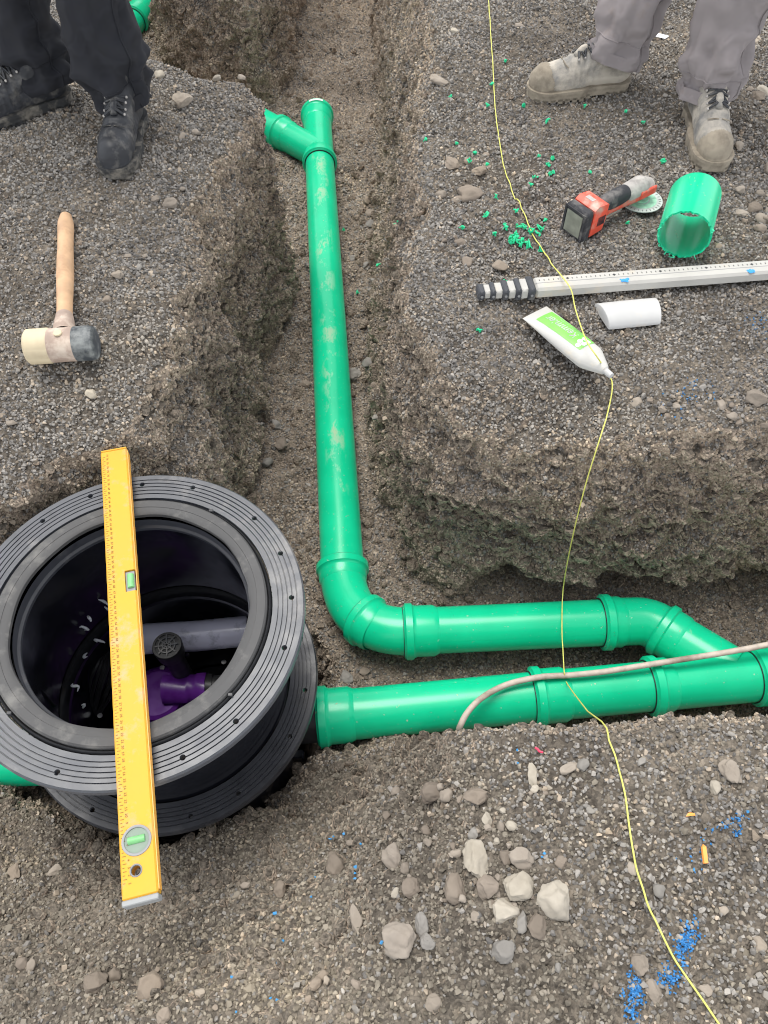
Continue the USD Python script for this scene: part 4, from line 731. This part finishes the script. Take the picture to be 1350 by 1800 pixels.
# ------------------------------------------------------------------ stones one can pick out
def put_stone(u, v, w, h, mat, label, group=None, rot=None, seed=0, name='stone', sink=.42):
    p = on(u, v); zc = (p - EYE) @ FWD; r = np.random.default_rng(seed + 77); sx, sy = w * zc / FPX, h * zc / FPX * 1.02
    m = stone_mesh(sx, sy, min(sx, sy) * r.uniform(.6, .85), seed + 100, sub=3 if w > 25 else 2)
    R = Rotation.from_euler('zxy', [r.uniform(-25, 25) if rot is None else rot, r.uniform(-12, 12), r.uniform(-12, 12)], degrees=True).as_matrix(); vv, ff = moved(m, (0, 0, 0), R)
    z0 = -vv[:, 2].min() - sink * np.ptp(vv[:, 2]); single(name, (vv + p + A3(0, 0, z0 - .002), ff), mat, label, 'stone', group, smooth=38)
BIG = [(838, 1512, 46, 70, 'pale', 'tall pale stone at the upper left of the stone cluster'), (908, 1558, 54, 46, 'pale', 'wedge shaped pale stone in the middle of the stone cluster'), (978, 1580, 62, 66, 'pale', 'big rounded pale stone at the right of the cluster'),
 (884, 1600, 58, 48, 'pale', 'flat pale stone below the wedge shaped one'), (702, 1652, 62, 60, 'tan', 'big tan stone left of the cluster beside a blue fleck'), (690, 1505, 38, 46, 'tan', 'egg shaped tan stone alone above the cluster, left side'),
 (918, 1506, 48, 36, 'tan', 'broad tan stone at the top of the cluster'), (858, 1560, 38, 38, 'brown', 'round brown stone touching the wedge shaped pale stone'), (946, 1627, 34, 42, 'brown', 'round brown stone under the big rounded pale one'),
 (918, 1620, 24, 38, 'grey', 'narrow grey stone below the flat pale stone'), (886, 1672, 46, 38, 'grey', 'oblong grey stone at the lowest end of the cluster'), (936, 1363, 20, 44, 'pale', 'upright pale sliver of stone near the trench crest'),
 (740, 1624, 26, 40, 'grey', 'upright grey stone beside the big tan one'), (752, 1656, 28, 28, 'grey', 'small grey stone tucked against the big tan one'), (1283, 1358, 32, 46, 'tan', 'tall tan stone near the crest at the right edge'),
 (1258, 1385, 20, 28, 'pale', 'pale chip beside the tall tan stone'), (1125, 1695, 32, 36, 'tan', 'tan stone right beside the blue paint patch'), (1150, 1742, 28, 40, 'tan', 'long tan stone inside the blue paint patch'), (588, 1515, 32, 44, 'brown', 'upright brown stone below the blue flecks'),
 (625, 1615, 22, 52, 'tan', 'long narrow tan stone left of the cluster'), (265, 1735, 46, 52, 'brown', 'large dusty lump of soil under the end of the level'), (165, 1732, 46, 36, 'brown', 'flat dusty lump of soil near the lower left corner'), (758, 1395, 50, 36, 'brown', 'broad brown lump above the pale stones'),
 (838, 1402, 46, 32, 'brown', 'long brown lump close to the trench crest'), (785, 1398, 24, 24, 'tan', 'round tan pebble between two brown lumps'), (855, 1440, 18, 26, 'pale', 'thin pale chip above the tall pale stone'), (899, 1452, 24, 18, 'pale', 'small pale chip above the broad tan stone'),
 (832, 1465, 20, 22, 'grey', 'small grey cube shaped stone above the tall pale stone'), (1000, 1350, 40, 18, 'tan', 'flat tan stone beside the string near the crest'), (1026, 1345, 20, 24, 'grey', 'grey stone touching the string near the crest'), (1160, 1565, 22, 24, 'grey', 'round grey stone right of the string'),
 (725, 1560, 34, 32, 'brown', 'brown stone between the egg shaped and big tan stones'), (798, 1560, 40, 50, 'brown', 'dark brown lump left of the cluster'), (888, 1507, 22, 26, 'brown', 'small brown stone left of the broad tan one'), (985, 1515, 22, 24, 'brown', 'small brown stone right of the broad tan one'),
 (1112, 1525, 20, 26, 'tan', 'small tan stone beside the string, middle of the near bank'), (1338, 1660, 24, 26, 'tan', 'tan stone at the right edge, lower part'), (1240, 1740, 26, 20, 'tan', 'tan stone beside the string near the lower right corner'), (760, 1762, 30, 28, 'tan', 'tan stone near the bottom edge'),
 (280, 133, 20, 20, 'pale', 'round pale pebble right of the black trousers'), (322, 180, 34, 36, 'tan', 'big tan lump on the left mound near its far corner'), (380, 136, 16, 12, 'pale', 'whitish chip near the far corner of the left mound'), (298, 358, 28, 22, 'tan', 'tan stone on the left mound right of the mallet grip'), (160, 691, 20, 20, 'pale', 'pale pebble below the mallet head'),
 (320, 240, 10, 30, 'tan', 'narrow upright stone beside the black boot'), (345, 232, 16, 16, 'tan', 'small tan pebble cluster mate beside the narrow stone'), (207, 483, 24, 18, 'tan', 'tan stone right of the mallet handle'), (187, 527, 16, 16, 'brown', 'brown pebble right of the mallet handle, lower'), (20, 742, 20, 12, 'tan', 'flat tan stone at the left edge of the mound'),
 (878, 467, 28, 32, 'brown', 'dark brown stone above the staff end'), (795, 288, 30, 34, 'brown', 'angular brown lump on the crest of the right bank'), (828, 345, 56, 44, 'brown', 'largest crumbly lump on the crest of the right bank'), (770, 143, 34, 22, 'tan', 'broad tan lump on the crest near the far end'), (843, 300, 26, 22, 'brown', 'brown lump right of the angular one on the crest'),
 (775, 342, 22, 16, 'tan', 'pale crumb left of the largest lump'), (1342, 160, 22, 30, 'pale', 'pale round stone at the right edge beside the lilac trousers'), (1338, 385, 22, 26, 'tan', 'tan stone at the right edge beside the offcut'), (912, 45, 18, 10, 'tan', 'flat tan stone beside the string near the top edge'), (800, 55, 20, 12, 'pale', 'pale flat stone near the top of the right crest'),
 (1120, 705, 24, 22, 'tan', 'tan stone at the left end of the rubble ridge'), (1330, 700, 40, 32, 'tan', 'largest pale lump of the rubble ridge at the right edge'), (1165, 718, 22, 16, 'tan', 'tan stone starting the rubble ridge'), (850, 750, 36, 14, 'tan', 'flat tan stone set in the corner of the right bank'), (1260, 828, 40, 34, 'grey', 'big grey stone sticking out of the right bank face'),
 (1120, 885, 40, 30, 'brown', 'long brown stone sticking out of the right bank face'), (610, 1190, 26, 24, 'grey', 'grey stone on the trench floor between the two pipes'), (640, 1180, 20, 16, 'brown', 'brown stone on the trench floor beside the grey one'), (700, 775, 22, 18, 'grey', 'grey stone on the trench floor right of the long pipe'),
 (622, 660, 28, 24, 'grey', 'rounded grey stone resting against the long pipe')]
for k, (u, v, w, h, m, lb) in enumerate(BIG): put_stone(u, v, w, h, 'stone_' + m, lb, seed=k)
def pick(r, mats, w, lo_, hi_, label):
    c = mats[r.integers(len(mats))]; k = (w - lo_) / (hi_ - lo_); return 'stone_' + c, ('large ' if k > .5 else 'medium ' if k > .15 else 'small ') + c + ' ' + label
def field(n, poly, lo_, hi_, mats, label, group, seed, power=2.2, sink=.42):
    r = np.random.default_rng(seed); pg = sg.Polygon(poly); b = pg.bounds; k = 0
    while k < n:
        u, v = r.uniform(b[0], b[2]), r.uniform(b[1], b[3])
        if not pg.contains(sg.Point(u, v)): continue
        w = lo_ + (hi_ - lo_) * r.random() ** power; put_stone(u, v, w, w * r.uniform(.6, 1.0), *pick(r, mats, w, lo_, hi_, label), group, r.uniform(0, 180), seed * 1000 + k, sink=sink); k += 1
field(62, [(1195, 30), (1350, -20), (1360, 470), (1300, 450), (1285, 260), (1215, 130)], 9, 30, ['tan', 'brown', 'tan'], 'stone in the loose rubble around the lilac trousers', 'rubble stones at the upper right edge', 1)
field(34, [(1130, 700), (1350, 680), (1355, 770), (1220, 790), (1150, 740)], 7, 24, ['tan', 'brown'], 'stone of the rubble ridge on the right bank', 'stones of the rubble ridge', 2)
field(60, [(660, 1390), (960, 1350), (980, 1450), (960, 1660), (760, 1700), (650, 1560)], 8, 22, ['brown', 'tan', 'tan', 'pale'], 'stone lying around the pale stone cluster', 'small stones around the pale cluster', 3)
field(24, [(740, 80), (850, 120), (880, 500), (760, 620), (730, 300)], 7, 24, ['brown', 'tan', 'brown'], 'crumb of soil along the crest of the right bank', 'crumbs along the right bank crest', 4)
field(26, [(260, 90), (440, 130), (400, 300), (330, 480), (220, 620), (210, 440), (290, 300)], 6, 18, ['tan', 'brown', 'grey'], 'pebble along the crest of the left mound', 'pebbles along the left mound crest', 5)
field(34, [(0, 1520), (190, 1480), (400, 1520), (640, 1440), (640, 1790), (0, 1790)], 10, 34, ['brown', 'brown', 'tan'], 'crumb of soil on the slope in front of the chamber', 'soil crumbs in front of the chamber', 6, 3.0)
field(18, [(980, 1320), (1350, 1290), (1350, 1790), (980, 1790)], 9, 20, ['grey', 'tan', 'brown'], 'pebble on the near bank around the string', 'pebbles on the near bank', 7)
field(20, [(440, 560), (530, 480), (555, 900), (500, 880), (430, 800)], 8, 26, ['brown', 'grey'], 'lump on the trench floor left of the long pipe', 'lumps on the trench floor left of the long pipe', 8)
field(20, [(600, 330), (660, 330), (665, 700), (650, 900), (640, 600)], 7, 22, ['brown', 'grey'], 'lump on the trench floor right of the long pipe', 'lumps on the trench floor right of the long pipe', 9)

# ------------------------------------------------------------------ plastic shavings, paint and scraps
SHAV = [(888,110),(948,127),(793,171),(863,150),(857,187),(920,188),(961,215),(948,276),(970,281),(964,292),(972,306),(966,308),(939,314),(932,327),(824,286),(855,292),(802,255),(748,247),(872,350),(854,379),(906,374),(889,403),(913,401),(920,403),(934,409),(950,404),(958,389),(869,413),(903,424),(908,418),(899,428),(918,424),(928,435),(925,430),(951,441),(813,403),(886,498),(864,504),(665,467),(628,515),(604,406),(1037,305),(1102,395),(1165,285),(1028,188),(1100,197),(1130,217),(835,270),(843,582),(700,395),(905,412),(915,432),(897,419),(910,428),(945,415)]
for k, (u, v) in enumerate(SHAV):
    r = np.random.default_rng(900 + k); p = on(u, v); s = r.uniform(.0045, .0075) * (1.25 if 885 < u < 960 and 390 < v < 445 else 1); ms = []
    for _ in range(3):
        q = [p + A3(0, 0, .004) + r.normal(0, s * .5, 3) for _ in range(4)]; ms.append(sweep(catmull(q, 3), np.linspace(.0022, .001, 10), 5))
    where = 'in the dense heap where the string crosses' if 880 < u < 962 and 365 < v < 445 else 'in the trench beside the long pipe' if u < 720 else 'scattered beside the dusty left boot of the lilac trousers' if v < 330 and u > 880 else 'beside the grinder' if u > 1000 else 'on the crest of the right bank'
    single('plastic_shaving', cat(*ms), 'green_shaving', 'bright green plastic shaving ' + where, 'shaving', 'green shavings ' + where, smooth=True)
bp_ = []
def blotch(u, v, su, sv, ang, n):
    r = np.random.default_rng(int(u * 7 + v)); c, s = math.cos(ang), math.sin(ang)
    for _ in range(int(n * 1.7)):
        a, b = r.normal(0, su), r.normal(0, sv); bp_.append(on(u + c * a - s * b, v + s * a + c * b))
tick = G(935, 1254, -.5)
blotch(1206, 1658, 9, 20, .3, 130); blotch(1176, 1718, 11, 14, .5, 50); blotch(1112, 1750, 9, 24, .1, 90); blotch(1122, 1735, 4, 8, 0, 20); blotch(1285, 1444, 20, 5, -.4, 26); blotch(1297, 1461, 5, 4, 0, 10); blotch(1225, 685, 20, 12, 0, 26); blotch(1335, 570, 14, 12, 0, 24); blotch(1180, 725, 14, 10, 0, 8); blotch(1230, 1500, 18, 24, .5, 8)
bp_ = np.array(bp_); rb = np.random.default_rng(4); nb = len(bp_)
scatter('painted_gravel', bp_ - A3(0, 0, .0008), (rb.uniform(.0024, .006, nb))[:, None] * np.ones(3), Rotation.random(nb, random_state=2).as_quat(), rb.integers(0, 4, nb), [(pebble_mesh(40 + k, 13), 'gravel_blue') for k in range(4)], 'patches of gravel sprayed with bright blue marking paint', 'painted gravel')
FL = [(581,1475,9),(586,1471,6),(604,1466,7),(634,1484,6),(625,1524,8),(624,1535,6),(624,1545,7),(483,1606,9),(499,1654,9),(488,1692,8),(408,1717,7),(671,1657,9),(476,1755,6),(487,1757,7),(415,1779,7),(554,1542,5),(547,1577,6),(909,1319,7),(910,1342,6),(956,1500,8),(952,1507,6),(1218,1529,8),(1236,1477,5),(1313,1428,8)]
for k, (u, v, w) in enumerate(FL):
    p = on(u, v); m = pebble_mesh(60 + k, 10, .6); s = w * ((p - EYE) @ FWD) / FPX
    wh = 'on the slope below the chamber' if u < 700 else 'near the trench crest' if v < 1400 else 'on the near bank beside the string'
    single('blue_fleck', (arr(m)[0] * s + p + A3(0, 0, .003), arr(m)[1]), 'blue_scrap', 'bright blue paint fleck ' + wh, 'fleck', 'blue flecks ' + wh, smooth=False)
p = on(1236, 1502); q = on(1234, 1486); d = unit(q - p)
single('orange_peg', cat(hullpts([p + A3(0, 0, .004) + x * d + y * A3(1, .05, 0) + A3(0, 0, z) for x, y, z in [(-.013, -.0034, 0), (-.013, .0034, 0), (.009, -.0034, 0), (.009, .0034, 0), (.0135, 0, 0), (-.013, -.0026, .004), (-.013, .0026, .004), (.009, -.0026, .004), (.009, .0026, .004)]])), 'orange', 'small orange plastic peg lying on dark gravel right of the string', 'peg', smooth=False)
p = on(1213, 1432); single('orange_chip', hullpts(p + A3(0, 0, .003) + np.random.default_rng(1).normal(0, 1, (12, 3)) * (.0028, .0016, .001)), 'orange', 'tiny orange chip above the orange peg', 'chip', smooth=False)
p = on(945, 1320); single('red_scrap', sweep(catmull([p + A3(x, y, .004) for x, y in [(-.004, .004), (.0, .001), (.002, -.002), (.007, -.003)]], 4), .0017, 6), 'red_scrap', 'tiny pinkish red scrap near the trench crest', 'scrap')
p = on(1159, 68); single('paper_scrap', hullpts([p + A3(x, y, .006 + z) for x, y, z in [(-.022, .014, .004), (-.004, .018, .002), (.024, -.006, .004), (.012, -.014, .0), (-.02, .004, .0), (-.022, .014, .0025), (.024, -.006, .0025)]]), 'paper', 'small white paper scrap between the lilac trouser legs', 'paper scrap', smooth=False)
